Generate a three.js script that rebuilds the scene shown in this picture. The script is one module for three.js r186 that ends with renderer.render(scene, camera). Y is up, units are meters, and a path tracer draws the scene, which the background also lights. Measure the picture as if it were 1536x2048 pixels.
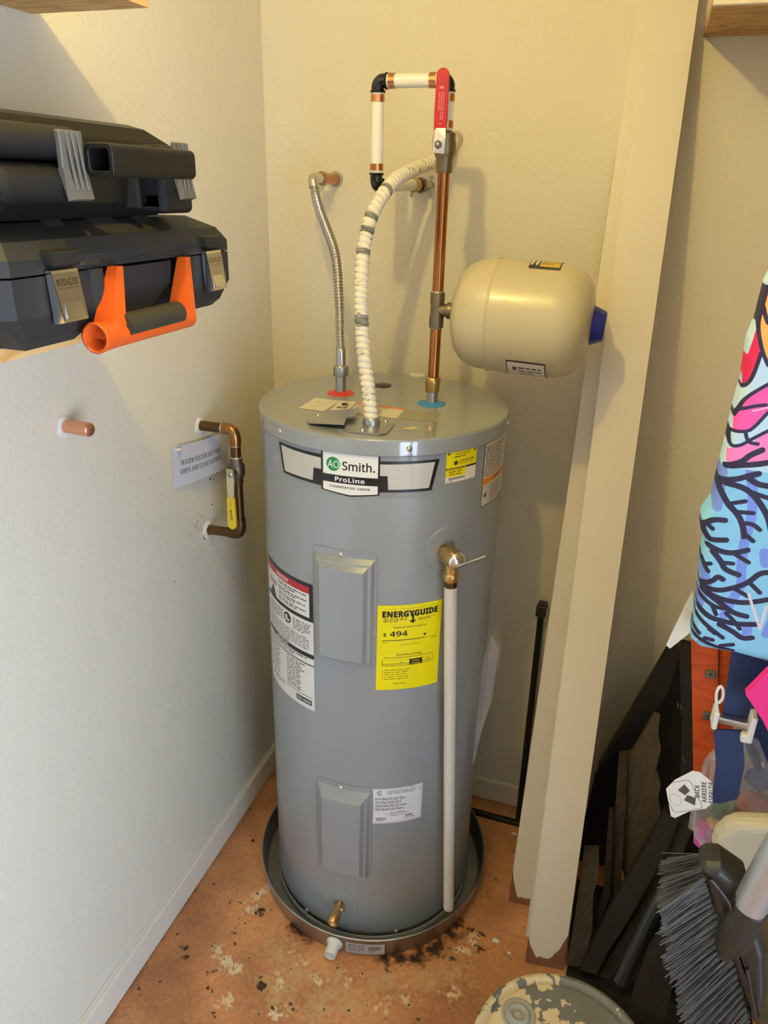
import * as THREE from 'three';
import { RoundedBoxGeometry } from 'three/addons/geometries/RoundedBoxGeometry.js';
import { ConvexGeometry } from 'three/addons/geometries/ConvexGeometry.js';
import { mergeGeometries } from 'three/addons/utils/BufferGeometryUtils.js';
import { ImprovedNoise } from 'three/addons/math/ImprovedNoise.js';

// ---------- camera, sky, sun, exposure ----------
const scene = new THREE.Scene();
const camera = new THREE.PerspectiveCamera(2 * Math.atan(1024 / 1491.6) * 180 / Math.PI, 1536 / 2048, 0.05, 60);
camera.position.set(0.9065, 1.7302, 1.7922);
camera.rotation.order = 'YXZ';
camera.rotation.set(-0.4107, 0.3153, 0.0256);
scene.add(camera);
const renderer = new THREE.WebGLRenderer({ antialias: true });
renderer.toneMapping = THREE.LinearToneMapping;
renderer.toneMappingExposure = 0.375;
renderer.shadowMap.enabled = true;
scene.background = new THREE.Color().setRGB(0.58, 0.86, 1.28);      // open daylight sky
scene.backgroundIntensity = 14;
const sun = new THREE.DirectionalLight(new THREE.Color().setRGB(0.85, 1, 1.34), 215);
sun.position.set(9, 16, -8); sun.target.position.set(8, 0, 4); sun.castShadow = true;
sun.shadow.camera.left = sun.shadow.camera.bottom = -14; sun.shadow.camera.right = sun.shadow.camera.top = 14;
scene.add(sun, sun.target);
const LAMP = [0.51, 2.36, 1.2];                                    // bare bulb on the ceiling: its light is in ceiling_lamp below
const LAMP_POWER = 4.0, LAMP_COLOR = [1, 0.765, 0.21];
// measured outlines in metres
const G = {"vest":[[1.0179,1.6559],[1.0173,1.6398],[1.0168,1.621],[1.0132,1.6015],[1.0139,1.5845],[1.0153,1.5571],[1.0135,1.5259],[1.0135,1.4938],[1.0122,1.4548],[1.0116,1.426],[1.0045,1.4072],[1.0061,1.3925],[1.0128,1.3785],[1.012,1.3599],[1.0154,1.3354],[1.0192,1.2908],[1.0191,1.2673],[1.0203,1.254],[1.0315,1.2463],[1.053,1.2466],[1.0689,1.2471],[1.1043,1.2434]],
 "orangeBlob":[[1.0183,1.6318],[1.0189,1.6119],[1.025,1.5937],[1.0333,1.5824],[1.0638,1.58],[1.0475,1.653],[1.0197,1.6473]],
 "crimson":[[1.0172,1.6109],[1.0152,1.5877],[1.0127,1.584],[1.0159,1.5561],[1.0209,1.5593],[1.0235,1.5702],[1.0253,1.5886]],
 "pinkA":[[1.0512,1.5667],[1.0377,1.5592],[1.0264,1.5518],[1.0187,1.542],[1.0171,1.5336],[1.0138,1.525],[1.016,1.5094],[1.0284,1.51],[1.0347,1.5154],[1.0435,1.5338],[1.056,1.5442]],
 "pinkB":[[1.014,1.4892],[1.0196,1.4909],[1.0368,1.5007],[1.0478,1.5133],[1.0614,1.5195],[1.0702,1.4786],[1.0555,1.4766],[1.0412,1.4794],[1.0211,1.4747],[1.0157,1.4759]],
 "outlines":[[[1.0189,1.6513],[1.0185,1.6326],[1.0175,1.6151],[1.025,1.5937],[1.034,1.579]],[[1.0191,1.6335],[1.0225,1.6246],[1.0256,1.619]],[[1.0257,1.5903],[1.0239,1.5684],[1.0197,1.5574],[1.0157,1.5547]],[[1.038,1.5601],[1.0266,1.5509],[1.0195,1.5421],[1.0166,1.5317],[1.0142,1.525]],[[1.0174,1.5318],[1.0279,1.5366],[1.0403,1.5394]],[[1.0145,1.5087],[1.0284,1.5095],[1.0347,1.5154],[1.0438,1.5321]],[[1.0131,1.5072],[1.0143,1.4921],[1.0256,1.4945],[1.0326,1.5011],[1.0478,1.5133]],[[1.0276,1.5099],[1.0306,1.499],[1.0414,1.4985]]],
 "coral":[[[1.0166,1.4713],[1.0306,1.477],[1.0354,1.485],[1.0466,1.4926]],[[1.0166,1.4713],[1.0436,1.4763],[1.0548,1.4803],[1.0674,1.4832]],[[1.0132,1.4545],[1.03,1.4582],[1.0387,1.4632],[1.0487,1.4671]],[[1.039,1.462],[1.0478,1.4557],[1.06,1.455],[1.0736,1.4546]],[[1.0134,1.4532],[1.0312,1.452],[1.0454,1.4465],[1.0563,1.4355],[1.067,1.4217],[1.073,1.4071]],[[1.0477,1.4456],[1.0629,1.4416],[1.0765,1.4412]],[[1.013,1.4493],[1.0244,1.4305],[1.0373,1.4208],[1.0455,1.4077],[1.0491,1.395]],[[1.0257,1.4294],[1.035,1.4328],[1.0422,1.4352]],[[1.0371,1.4221],[1.0523,1.4232]],[[1.046,1.4104],[1.0535,1.4117],[1.0625,1.4053]],[[1.0483,1.3989],[1.0587,1.3914]],[[1.0065,1.3998],[1.011,1.4059],[1.017,1.4102],[1.0271,1.4106]],[[1.0091,1.4042],[1.0169,1.3989]],[[1.0067,1.3985],[1.0135,1.3861],[1.0215,1.3862],[1.0325,1.3881]],[[1.0161,1.3784],[1.0284,1.3737],[1.0421,1.3735],[1.0555,1.38]],[[1.0432,1.3737],[1.0594,1.3658]],[[1.0218,1.3725],[1.0329,1.3622],[1.0369,1.3532],[1.0526,1.3492]],[[1.0343,1.361],[1.0444,1.3616]],[[1.0123,1.3611],[1.0174,1.3523],[1.0218,1.3475]],[[1.0169,1.355],[1.0223,1.3574]],[[1.0166,1.3308],[1.0286,1.336],[1.0318,1.3438],[1.0381,1.3408]],[[1.0194,1.3285],[1.033,1.3248],[1.0502,1.3319],[1.0643,1.3417],[1.0727,1.3559],[1.0834,1.358]],[[1.0513,1.3321],[1.0665,1.3252]],[[1.0667,1.3408],[1.0776,1.3318]],[[1.0201,1.3243],[1.0344,1.3171],[1.0534,1.3153],[1.0692,1.3172],[1.0872,1.3253],[1.1003,1.3308]],[[1.0166,1.3178],[1.0342,1.3055],[1.0461,1.3051]],[[1.0342,1.3055],[1.0395,1.2963]],[[1.0215,1.3232],[1.0414,1.3113],[1.0562,1.3014],[1.0704,1.3001]],[[1.0182,1.3021],[1.0309,1.2915],[1.0468,1.289],[1.0634,1.2883],[1.0834,1.2927]],[[1.0494,1.2999],[1.0592,1.2918],[1.0668,1.2831]],[[1.0191,1.2904],[1.0344,1.2788],[1.052,1.2678]],[[1.0361,1.2762],[1.0429,1.2717]],[[1.0453,1.2843],[1.0606,1.2787],[1.0715,1.2708],[1.0813,1.2745]],[[1.0182,1.2752],[1.0267,1.268]],[[1.0336,1.2635],[1.0422,1.2625]],[[1.0186,1.2662],[1.0401,1.2544],[1.0656,1.2527]],[[1.0517,1.2571],[1.0639,1.2615]]],
 "stripes":[[[1.0407,1.4697],[1.0472,1.4481],[1.0525,1.4167],[1.0501,1.3899],[1.0534,1.3564],[1.0585,1.3364],[1.0524,1.3209],[1.0477,1.2966]],[[1.0145,1.4648],[1.0167,1.424]],[[1.0168,1.3493],[1.0234,1.3322]],[[1.0218,1.3218],[1.0194,1.3023]],[[1.0721,1.3803],[1.0758,1.3675]],[[1.074,1.2877],[1.0752,1.2761]]],
 "vmark":[[1.067,1.3282],[1.0867,1.2876],[1.0875,1.3168]],
 "card":[[1.0178,1.298,0.93],[1.0133,1.282,0.93],[1.0039,1.236,0.93],[0.9998,1.2145,0.93],[1.0052,1.2106,0.93],[1.0256,1.2409,0.93]],
 "orangeA":[[1.0371,1.1875,0.86],[1.0699,1.1874,0.86],[1.1148,0.9421,0.86],[1.0821,0.9519,0.86]],
 "orangeB":[[1.072,1.1848,0.855],[1.0961,1.1865,0.855],[1.129,0.9423,0.855],[1.1171,0.9383,0.855]],
 "strapA":[[1.0678,1.2506,0.96],[1.1036,1.2556,0.96],[1.1091,1.1475,0.96],[1.076,1.1412,0.96]],
 "strapB":[[1.0678,1.1329,0.97],[1.099,1.1404,0.97],[1.1114,1.0919,0.97],[1.1128,1.0565,0.97],[1.1135,1.038,0.97],[1.0957,1.0245,0.97],[1.0865,1.0231,0.97],[1.0802,1.0821,0.97]],
 "tag":[[1.0284,1.0389,0.984],[1.0362,1.0562,0.984],[1.0533,1.0761,0.984],[1.062,1.0765,0.984],[1.0783,1.0658,0.984],[1.084,1.0353,0.984],[1.0786,1.0235,0.984],[1.0614,1.0134,0.984],[1.0463,0.9963,0.984],[1.0412,0.9979,0.984]],
 "pink":[[1.0876,1.206,0.992],[1.1034,1.241,0.992],[1.1177,1.2547,0.992],[1.1391,1.1563,0.992],[1.1196,1.1636,0.992],[1.111,1.177,0.992]],
 "navy":[[1.0911,1.2194,0.915],[1.1284,1.2283,0.915],[1.1642,1.0614,0.915],[1.14,1.0413,0.915],[1.1189,1.0803,0.915]],
 "bag":[[1.0822,0.9424,0.9],[1.0834,1.049,0.9],[1.1153,1.0753,0.9],[1.142,1.0332,0.9],[1.1669,1.0578,0.9],[1.1894,0.9527,0.9],[1.1411,0.9446,0.9],[1.1144,0.9166,0.9],[1.104,0.8649,0.9],[1.0907,0.8793,0.9]],
 "dustpan":[[1.0927,0.9831,1.0],[1.0939,0.9988,1.0],[1.1011,1.0155,1.0],[1.1131,1.0272,1.0],[1.1577,1.0398,1.0],[1.181,0.9314,1.0],[1.1334,0.9384,1.0]],
 "broom":[[1.05,1.0973,1.14],[1.0546,1.104,1.14],[1.0684,1.1078,1.14],[1.0951,1.0934,1.14],[1.1324,1.0052,1.14],[1.1453,0.9476,1.14],[1.1472,0.9195,1.14],[1.1453,0.899,1.14],[1.133,0.9166,1.14],[1.1034,0.9762,1.14],[1.0688,1.0537,1.14]],
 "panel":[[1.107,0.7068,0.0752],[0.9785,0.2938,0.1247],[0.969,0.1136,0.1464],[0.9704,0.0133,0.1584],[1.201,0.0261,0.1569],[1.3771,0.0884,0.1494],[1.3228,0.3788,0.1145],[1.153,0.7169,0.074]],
 "rail":[[1.1042,0.763,0.1484],[1.0907,0.7366,0.1516],[0.9793,0.3723,0.1953],[1.0359,0.4471,0.1863],[1.0498,0.4509,0.1859],[1.1042,0.6126,0.1665],[1.122,0.7435,0.1508]],
 "fibre":[[1.0399,0.4819,0.2422],[1.0494,0.4958,0.2405],[1.0807,0.6026,0.2277],[1.0949,0.5982,0.2282],[1.0981,0.5503,0.234],[1.111,0.5127,0.2385],[1.1087,0.4564,0.2452],[1.1262,0.4192,0.2497],[1.1263,0.3763,0.2548],[1.1385,0.344,0.2587],[1.1285,0.2895,0.2653],[1.0882,0.116,0.2861],[1.0622,0.2076,0.2751]],
 "slatA":[[1.0183,0.4916,0.2617],[1.0383,0.4968,0.2606],[1.0653,0.246,0.3108],[1.0779,0.1164,0.3367],[1.0467,0.0986,0.3403],[1.0402,0.2382,0.3124]],
 "slatB":[[1.016,0.3603,0.3119],[1.0272,0.3633,0.311],[1.0502,0.1558,0.3733],[1.0367,0.0743,0.3977],[1.0229,0.0699,0.399],[1.0332,0.1505,0.3748]],
 "low":[[0.972,0.2914,0.388],[1.0053,0.3006,0.3848],[1.0139,0.2318,0.4089],[1.0082,0.1944,0.4219],[1.0186,0.1137,0.4502],[1.0143,0.0216,0.4824],[0.9752,0.015,0.4848],[0.9752,0.1365,0.4422]],
 "diag":[[1.1331,0.4282,0.3487],[1.1676,0.4292,0.3483],[1.1476,0.3384,0.3847],[1.1032,0.2038,0.4385],[1.0589,0.0948,0.4821],[1.0417,0.0383,0.5047],[1.0048,0.0382,0.5047],[1.0569,0.2129,0.4348]],
 "diagB":[[1.1709,0.4127,0.3299],[1.2044,0.4068,0.3323],[1.184,0.3184,0.3676],[1.1307,0.169,0.4274],[1.076,0.0155,0.4888],[1.0493,0.0163,0.4885],[1.1104,0.1834,0.4216]],
 "tube":[[1.1609,0.3509,0.4421],[1.1331,0.261,0.4826],[1.0891,0.1029,0.5537]],
 "brown2":[[1.152,0.273,0.5371],[1.1918,0.2596,0.5432],[1.1837,0.1084,0.6112],[1.1117,0.1208,0.6056],[1.131,0.232,0.5556]],
 "staple":[[1.0924,0.8499,0.3],[1.1187,0.8497,0.3],[1.1909,0.478,0.3],[1.1637,0.4463,0.3],[1.1345,0.6414,0.3]],
 "white":[[0.1653,0.7278],[0.1921,0.7456],[0.2218,0.7551],[0.1823,0.5496],[0.194,0.529],[0.1752,0.5919],[0.3354,0.6602],[0.3745,0.6874],[0.4233,0.7096],[0.334,0.7413],[0.2355,0.8266],[0.3646,0.817],[0.72,0.5231],[0.4904,0.6857],[0.6355,0.6723],[0.7494,0.4841],[0.7224,0.6352],[0.5769,0.7178]],
 "rust":[[0.3067,0.5983],[0.3256,0.6093],[0.3528,0.6084],[0.5509,0.6042],[0.5867,0.5956],[0.6206,0.5807],[0.6497,0.5482],[0.668,0.5204],[0.686,0.4893],[0.5584,0.5877],[0.6293,0.5666],[0.692,0.4605],[0.6597,0.5376]],
 "dark":[[0.1656,0.7751],[0.0814,0.7508],[0.0908,0.7613],[0.079,0.3743],[0.078,0.3939],[0.2064,0.5963],[0.1822,0.8144],[0.2979,0.7733],[0.7087,0.5548],[0.6748,0.5462],[0.7239,0.4566],[0.7644,0.4643],[0.7655,0.4998]],
 "tan":[[0.3007,0.6726],[0.3684,0.7029],[0.4438,0.7278],[0.5033,0.7192],[0.5801,0.6538],[0.6588,0.6259],[0.7121,0.5939],[0.3446,0.7631],[0.4511,0.7745]],
 "roots":[[1.0554,1.0865,1.14],[1.0688,1.0537,1.14],[1.0882,1.0165,1.14],[1.1058,0.9773,1.14],[1.1253,0.9295,1.14],[1.1432,0.8788,1.14]],
 "tips":[[1.0215,1.0495,1.14],[1.0276,1.0122,1.14],[1.0446,0.9573,1.14],[1.0644,0.9037,1.14],[1.089,0.841,1.14],[1.1087,0.7771,1.14]]};
// ---------- helpers ----------
let seed = 7;
const rnd = () => { seed = (seed * 1664525 + 1013904223) >>> 0; return seed / 4294967296; };
const noise = new ImprovedNoise();
const fbm = (x, y, z = 0.5, n = 4) => { let a = 0, s = 1, f = 1; for (let i = 0; i < n; i++) { a += s * noise.noise(x * f, y * f, z * f + i * 7.3); s *= 0.5; f *= 2.03; } return a; };
const V3 = (a) => new THREE.Vector3(a[0], a[1], a[2]);
const lin = (r, g, b) => new THREE.Color().setRGB(r, g, b);
const mat = (c, roughness = 0.6, metalness = 0, extra = {}) => new THREE.MeshPhysicalMaterial({ color: Array.isArray(c) ? lin(...c) : c, roughness, metalness, ...extra });
const taken = new Map(), baseOf = new WeakMap();
const numbered = (n) => { const k = taken.get(n) ?? 0; taken.set(n, k + 1); return k ? n + '_' + String(k).padStart(3, '0') : n; };
// a thing: a Group at its base; its parts are given in room coordinates
function thing(name, label, category, base = [0, 0, 0], group) {
  const o = new THREE.Group(); o.name = numbered(name); o.position.set(...base); baseOf.set(o, base);
  o.userData = { label, category }; if (group) o.userData.group = group;
  scene.add(o); return o;
}
function structure(name, label) { const o = thing(name, label, undefined); delete o.userData.category; o.userData.kind = 'structure'; return o; }
function part(parent, name, geo, m, label) {
  const b = baseOf.get(parent), g = geo.clone(); g.translate(-b[0], -b[1], -b[2]);
  const o = new THREE.Mesh(g, m); o.name = name; o.castShadow = o.receiveShadow = true; baseOf.set(o, b);
  if (label) o.userData.label = label;
  parent.add(o); return o;
}
function single(name, label, category, geo, m, base) {
  const g = geo.clone(); g.translate(-base[0], -base[1], -base[2]);
  const o = new THREE.Mesh(g, m); o.name = numbered(name); o.position.set(...base); o.castShadow = o.receiveShadow = true;
  o.userData = { label, category }; baseOf.set(o, base); scene.add(o); return o;
}
const merge = (...l) => mergeGeometries(l.flat().map((g) => { const h = g.index ? g.toNonIndexed() : g; for (const k of Object.keys(h.attributes)) if (!['position', 'normal', 'uv'].includes(k)) h.deleteAttribute(k); if (!h.attributes.uv) h.setAttribute('uv', new THREE.BufferAttribute(new Float32Array(h.attributes.position.count * 2), 2)); return h; }));
const box = (x0, x1, y0, y1, z0, z1, r = 0) => { const w = x1 - x0, h = y1 - y0, d = z1 - z0; const g = r ? new RoundedBoxGeometry(w, h, d, 2, Math.min(r, w / 2.01, h / 2.01, d / 2.01)) : new THREE.BoxGeometry(w, h, d); g.translate((x0 + x1) / 2, (y0 + y1) / 2, (z0 + z1) / 2); return g; };
const UP = new THREE.Vector3(0, 1, 0);
function orient(g, a, dir) { g.applyQuaternion(new THREE.Quaternion().setFromUnitVectors(UP, V3(dir).normalize())); g.translate(...a); return g; }
const rod = (a, b, r0, r1 = r0, seg = 24) => { const d = [b[0] - a[0], b[1] - a[1], b[2] - a[2]], L = Math.hypot(...d); const g = new THREE.CylinderGeometry(r1, r0, L, seg); g.translate(0, L / 2, 0); return orient(g, a, d); };
const lathe = (a, dir, prof, seg = 40) => orient(new THREE.LatheGeometry(prof.map(([r, h]) => new THREE.Vector2(Math.max(r, 1e-5), h)), seg), a, dir);
function sweep(pts, n, radial, rFn) {
  const c = new THREE.CatmullRomCurve3(pts.map(V3), false, 'centripetal'), fr = c.computeFrenetFrames(n), L = c.getLength(), pos = [], idx = [], uv = [];
  for (let i = 0; i <= n; i++) {
    const p = c.getPointAt(i / n), N = fr.normals[i], B = fr.binormals[i];
    for (let j = 0; j <= radial; j++) {
      const a = j / radial * Math.PI * 2, r = rFn(i / n * L, a, L);
      pos.push(p.x + r * (Math.cos(a) * N.x + Math.sin(a) * B.x), p.y + r * (Math.cos(a) * N.y + Math.sin(a) * B.y), p.z + r * (Math.cos(a) * N.z + Math.sin(a) * B.z));
      uv.push(j / radial, i / n * L);
    }
  }
  for (let i = 0; i < n; i++) for (let j = 0; j < radial; j++) { const q = i * (radial + 1) + j; idx.push(q, q + radial + 1, q + 1, q + 1, q + radial + 1, q + radial + 2); }
  const g = new THREE.BufferGeometry(); g.setAttribute('position', new THREE.Float32BufferAttribute(pos, 3)); g.setAttribute('uv', new THREE.Float32BufferAttribute(uv, 2)); g.setIndex(idx); g.computeVertexNormals(); return g;
}
const tube = (pts, r, n = 40, radial = 20) => sweep(pts, n, radial, () => r);
// a flat outline given in space, with thickness along dir
function slab(pts, t, dir = [0, 0, -1]) {
  const P = pts.map(V3), nrm = new THREE.Vector3();
  for (let i = 1; i + 1 < P.length; i++) nrm.add(P[i].clone().sub(P[0]).cross(P[i + 1].clone().sub(P[0])));
  nrm.normalize();
  const u = P[1].clone().sub(P[0]).normalize(), w = nrm.clone().cross(u);
  let flat = P.map((p) => new THREE.Vector2(p.clone().sub(P[0]).dot(u), p.clone().sub(P[0]).dot(w)));
  const D = V3(dir).multiplyScalar(t), tri = THREE.ShapeUtils.triangulateShape(flat, []), pos = [], uv = [];
  const put = (v, s) => { pos.push(v.x, v.y, v.z); uv.push(v.x + v.z, v.y); };
  const out = nrm.dot(D) < 0;
  for (const [a, b, c] of tri) { const A = [P[a], P[b], P[c]], B = [P[c], P[b], P[a]].map((p) => p.clone().add(D)); for (const v of out ? A : A.slice().reverse()) put(v); for (const v of out ? B : B.slice().reverse()) put(v); }
  for (let i = 0; i < P.length; i++) { const a = P[i], b = P[(i + 1) % P.length], c = b.clone().add(D), d = a.clone().add(D); for (const v of [a, d, b, b, d, c]) put(v); }
  const g = new THREE.BufferGeometry(); g.setAttribute('position', new THREE.Float32BufferAttribute(pos, 3)); g.setAttribute('uv', new THREE.Float32BufferAttribute(uv, 2)); g.computeVertexNormals(); return g;
}
function metric(g) { // uv in metres on boxes
  const p = g.attributes.position, n = g.attributes.normal, uv = new Float32Array(p.count * 2);
  for (let i = 0; i < p.count; i++) { const ax = Math.abs(n.getX(i)), ay = Math.abs(n.getY(i)), az = Math.abs(n.getZ(i)); if (ax >= ay && ax >= az) { uv[2 * i] = p.getZ(i); uv[2 * i + 1] = p.getY(i); } else if (ay >= az) { uv[2 * i] = p.getX(i); uv[2 * i + 1] = p.getZ(i); } else { uv[2 * i] = p.getX(i); uv[2 * i + 1] = p.getY(i); } }
  g.setAttribute('uv', new THREE.BufferAttribute(uv, 2)); return g;
}
const hull = (pts) => new ConvexGeometry(pts.map(V3));
const rad = (d) => d * Math.PI / 180;
// heater axis and radius
const HX = 0.4234, HZ = 0.3279, HR = 0.26, HT = 1.3147;
const onCyl = (deg, y, r) => [HX + r * Math.sin(rad(deg)), y, HZ + r * Math.cos(rad(deg))];
function patch(d0, d1, y0, y1, r, seg = 24) {
  const pos = [], uv = [], idx = [];
  for (let i = 0; i <= seg; i++) for (let j = 0; j <= 1; j++) { pos.push(...onCyl(d0 + (d1 - d0) * i / seg, j ? y1 : y0, r)); uv.push(i / seg, j); }
  for (let i = 0; i < seg; i++) { const q = i * 2; idx.push(q, q + 2, q + 1, q + 1, q + 2, q + 3); }
  const g = new THREE.BufferGeometry(); g.setAttribute('position', new THREE.Float32BufferAttribute(pos, 3)); g.setAttribute('uv', new THREE.Float32BufferAttribute(uv, 2)); g.setIndex(idx); g.computeVertexNormals(); return g;
}
function curvedDisc(deg, y, rIn, rOut, h) { // round cover plate bent round the jacket, rim at the jacket
  const pos = [], idx = [], N = 48, prof = [[rOut, 0.0003], [rOut - 0.0012, h], [rIn, h], [rIn, -0.004]];
  for (const [rr, hh] of prof) for (let i = 0; i <= N; i++) { const a = i / N * 2 * Math.PI; pos.push(...onCyl(deg + rr * Math.cos(a) / HR * 180 / Math.PI, y + rr * Math.sin(a), HR + hh)); }
  for (let k = 0; k < prof.length - 1; k++) for (let i = 0; i < N; i++) { const q = k * (N + 1) + i; idx.push(q, q + 1, q + N + 1, q + 1, q + N + 2, q + N + 1); }
  const g = new THREE.BufferGeometry(); g.setAttribute('position', new THREE.Float32BufferAttribute(pos, 3)); g.setIndex(idx); const f = g.toNonIndexed(); f.computeVertexNormals(); return f;
}
// ---------- computed textures ----------
function canvasTex(w, h, draw, repeat) {
  const c = document.createElement('canvas'); c.width = w; c.height = h; const x = c.getContext('2d'); draw(x, w, h);
  const t = new THREE.CanvasTexture(c); t.colorSpace = THREE.SRGBColorSpace; if (repeat) t.wrapS = t.wrapT = THREE.RepeatWrapping; return t;
}
function grey(n, f) {
  const d = new Uint8Array(n * n * 4); for (let y = 0; y < n; y++) for (let x = 0; x < n; x++) { const v = Math.max(0, Math.min(255, f(x / n, y / n) * 255)), i = (y * n + x) * 4; d[i] = d[i + 1] = d[i + 2] = v; d[i + 3] = 255; }
  const t = new THREE.DataTexture(d, n, n); t.wrapS = t.wrapT = THREE.RepeatWrapping; t.magFilter = THREE.LinearFilter; t.needsUpdate = true; return t;
}
// tiling noise: blend of shifted copies
const tile = (u, v, s, z) => { const f = (a, b) => fbm(a * s, b * s, z, 4); return f(u, v) * (1 - u) * (1 - v) + f(u - 1, v) * u * (1 - v) + f(u, v - 1) * (1 - u) * v + f(u - 1, v - 1) * u * v; };
const peelMap = grey(512, (u, v) => 0.5 + 0.55 * tile(u, v, 40, 1.5));
peelMap.repeat.set(1 / 0.3, 1 / 0.3);
const grainMap = grey(256, (u, v) => 0.5 + 0.6 * tile(u, v, 40, 4.2)); grainMap.repeat.set(12, 12);
const woodTex = (a, b, sx, sy, seedZ) => canvasTex(512, 512, (x, w, h) => {
  const im = x.createImageData(w, h);
  for (let j = 0; j < h; j++) for (let i = 0; i < w; i++) {
    const n = fbm(i / w * 2, j / h * 9, seedZ, 3), ring = Math.pow(0.5 + 0.5 * Math.sin((j / h * 14 + n * 5 + 1.6 * Math.sin(i / w * 5)) * 2), 3), k = 0.75 * ring + 0.25 * (0.5 + fbm(i / w * 3, j / h * 60, seedZ + 3, 2));
    const q = (j * w + i) * 4; for (let c = 0; c < 3; c++) im.data[q + c] = a[c] + (b[c] - a[c]) * k; im.data[q + 3] = 255;
  }
  x.putImageData(im, 0, 0);
}, true);
const lines = (x, x0, y0, w, n, gap, h, col, r = 0.75) => { x.fillStyle = col; for (let i = 0; i < n; i++) { let p = x0; while (p < x0 + w * (i === n - 1 ? 0.6 : 0.97)) { const l = h * (1.5 + rnd() * 5); x.fillRect(p, y0 + i * gap, Math.min(l, x0 + w - p), h * r); p += l + h * 0.9; } } };
const text = (x, s, px, py, size, col = '#111', weight = 'bold', align = 'left', wscale = 1) => { x.save(); x.translate(px, py); x.scale(wscale, 1); x.font = `${weight} ${size}px sans-serif`; x.fillStyle = col; x.textAlign = align; x.textBaseline = 'middle'; x.fillText(s, 0, 0); x.restore(); };
const print = (tex, rough = 0.45, extra = {}) => new THREE.MeshPhysicalMaterial({ map: tex, roughness: rough, side: THREE.DoubleSide, ...extra });

// ---------- materials ----------
const M = {
  wall: mat([0.775, 0.718, 0.565], 0.62, 0, { bumpMap: peelMap, bumpScale: 0.0011 }),
  trim: mat([0.81, 0.74, 0.595], 0.45),
  ceiling: mat([0.775, 0.718, 0.565], 0.9), boards: mat([0.36, 0.29, 0.2], 0.85),
  jacket: mat([0.27, 0.295, 0.312], 0.36, 0, { clearcoat: 0.6, clearcoatRoughness: 0.14 }),
  jacketLid: mat([0.26, 0.28, 0.29], 0.3, 0, { clearcoat: 1, clearcoatRoughness: 0.05 }),
  steel: mat([0.62, 0.61, 0.58], 0.28, 1), zinc: mat([0.5, 0.52, 0.53], 0.34, 1), chrome: mat([0.78, 0.78, 0.77], 0.14, 1),
  pan: mat([0.44, 0.44, 0.43], 0.36, 1), copper: mat([0.4, 0.155, 0.045], 0.24, 1), copperBand: mat([0.62, 0.27, 0.11], 0.3, 1), copperNew: mat([0.68, 0.34, 0.22], 0.4, 1), copperOld: mat([0.13, 0.075, 0.032], 0.4, 1),
  brass: mat([0.62, 0.42, 0.16], 0.3, 1), brassOld: mat([0.23, 0.19, 0.12], 0.45, 1), solder: mat([0.62, 0.6, 0.55], 0.4, 1),
  pvc: mat([0.82, 0.8, 0.72], 0.42), pvcGrey: mat([0.72, 0.71, 0.66], 0.5), blackPlastic: mat([0.004, 0.004, 0.004], 0.2), hole: mat([0.01, 0.008, 0.006], 0.9),
  red: mat([0.45, 0.006, 0.008], 0.3), redDisc: mat([0.62, 0.05, 0.03], 0.45), blueDisc: mat([0.03, 0.24, 0.52], 0.4), tank: mat([0.56, 0.49, 0.31], 0.34, 0, { clearcoat: 0.3, clearcoatRoughness: 0.16 }),
  blueCap: mat([0.012, 0.02, 0.25], 0.4), plaster: mat([0.82, 0.8, 0.74], 0.9), yellow: mat([0.62, 0.46, 0.02], 0.4),
  caseBlack: mat([0.006, 0.0055, 0.0045], 0.45, 0, { specularIntensity: 0.7, bumpMap: grainMap, bumpScale: 0.0002 }), caseGrey: mat([0.02, 0.019, 0.018], 0.6, 0, { specularIntensity: 0.6, bumpMap: grainMap, bumpScale: 0.0003 }),
  latchGrey: mat([0.095, 0.088, 0.076], 0.5), orange: mat([0.6, 0.085, 0.006], 0.42), grip: mat([0.03, 0.025, 0.013], 0.65),
  white: mat([0.85, 0.85, 0.84], 0.5), paper: mat([0.78, 0.8, 0.86], 0.8),
};
// ---------- the room ----------
{
  const s = structure('wall_left', 'cream painted wall with orange peel texture beside the water heater');
  part(s, 'wall_surface', metric(box(-0.14, 0, 0, 2.46, -0.14, 4.2)), M.wall);
  const dots = []; for (let i = 0; i < 26; i++) { const y = 0.985 + 0.035 * (rnd() - 0.5) + 0.02 * rnd(), z = 0.42 + 0.08 * (rnd() - 0.5), k = 0.0007 + 0.0011 * rnd(); dots.push(lathe([0.0002, y, z], [1, 0, 0], [[k, 0], [0.0001, 0.0006]], 6)); }
  for (const [y, z, k] of [[1.085, 0.35, 0.0035], [1.078, 0.335, 0.0025], [1.02, 0.352, 0.0025], [1.12, 0.545, 0.0015], [0.9, 0.53, 0.002], [1.37, 0.06, 0.0016], [1.42, 0.075, 0.0014]]) dots.push(lathe([0.0002, y, z], [1, 0, 0], [[k, 0], [0.0001, 0.0006]], 7));
  part(s, 'wall_pocks', merge(dots), M.hole).userData.kind = 'stuff';
}
{
  const s = structure('wall_back', 'cream textured wall behind the water heater and the sloped post');
  part(s, 'wall_surface', metric(box(0, 2.74, 0, 2.46, -0.14, 0)), M.wall);
}
{
  const s = structure('wall_right', 'bare timber wall with a wide opening to the yard');
  part(s, 'wall_surface', metric(merge(box(2.6, 2.74, 0, 2.46, 0, 1.5), box(2.6, 2.74, 0, 2.46, 3.9, 4.2), box(2.6, 2.74, 2.12, 2.46, 1.5, 3.9))), M.boards);
}
{
  const s = structure('wall_front', 'bare timber wall facing the water heater');
  part(s, 'wall_surface', metric(box(-0.14, 2.74, 0, 2.46, 4.2, 4.34)), M.boards);
}
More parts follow.
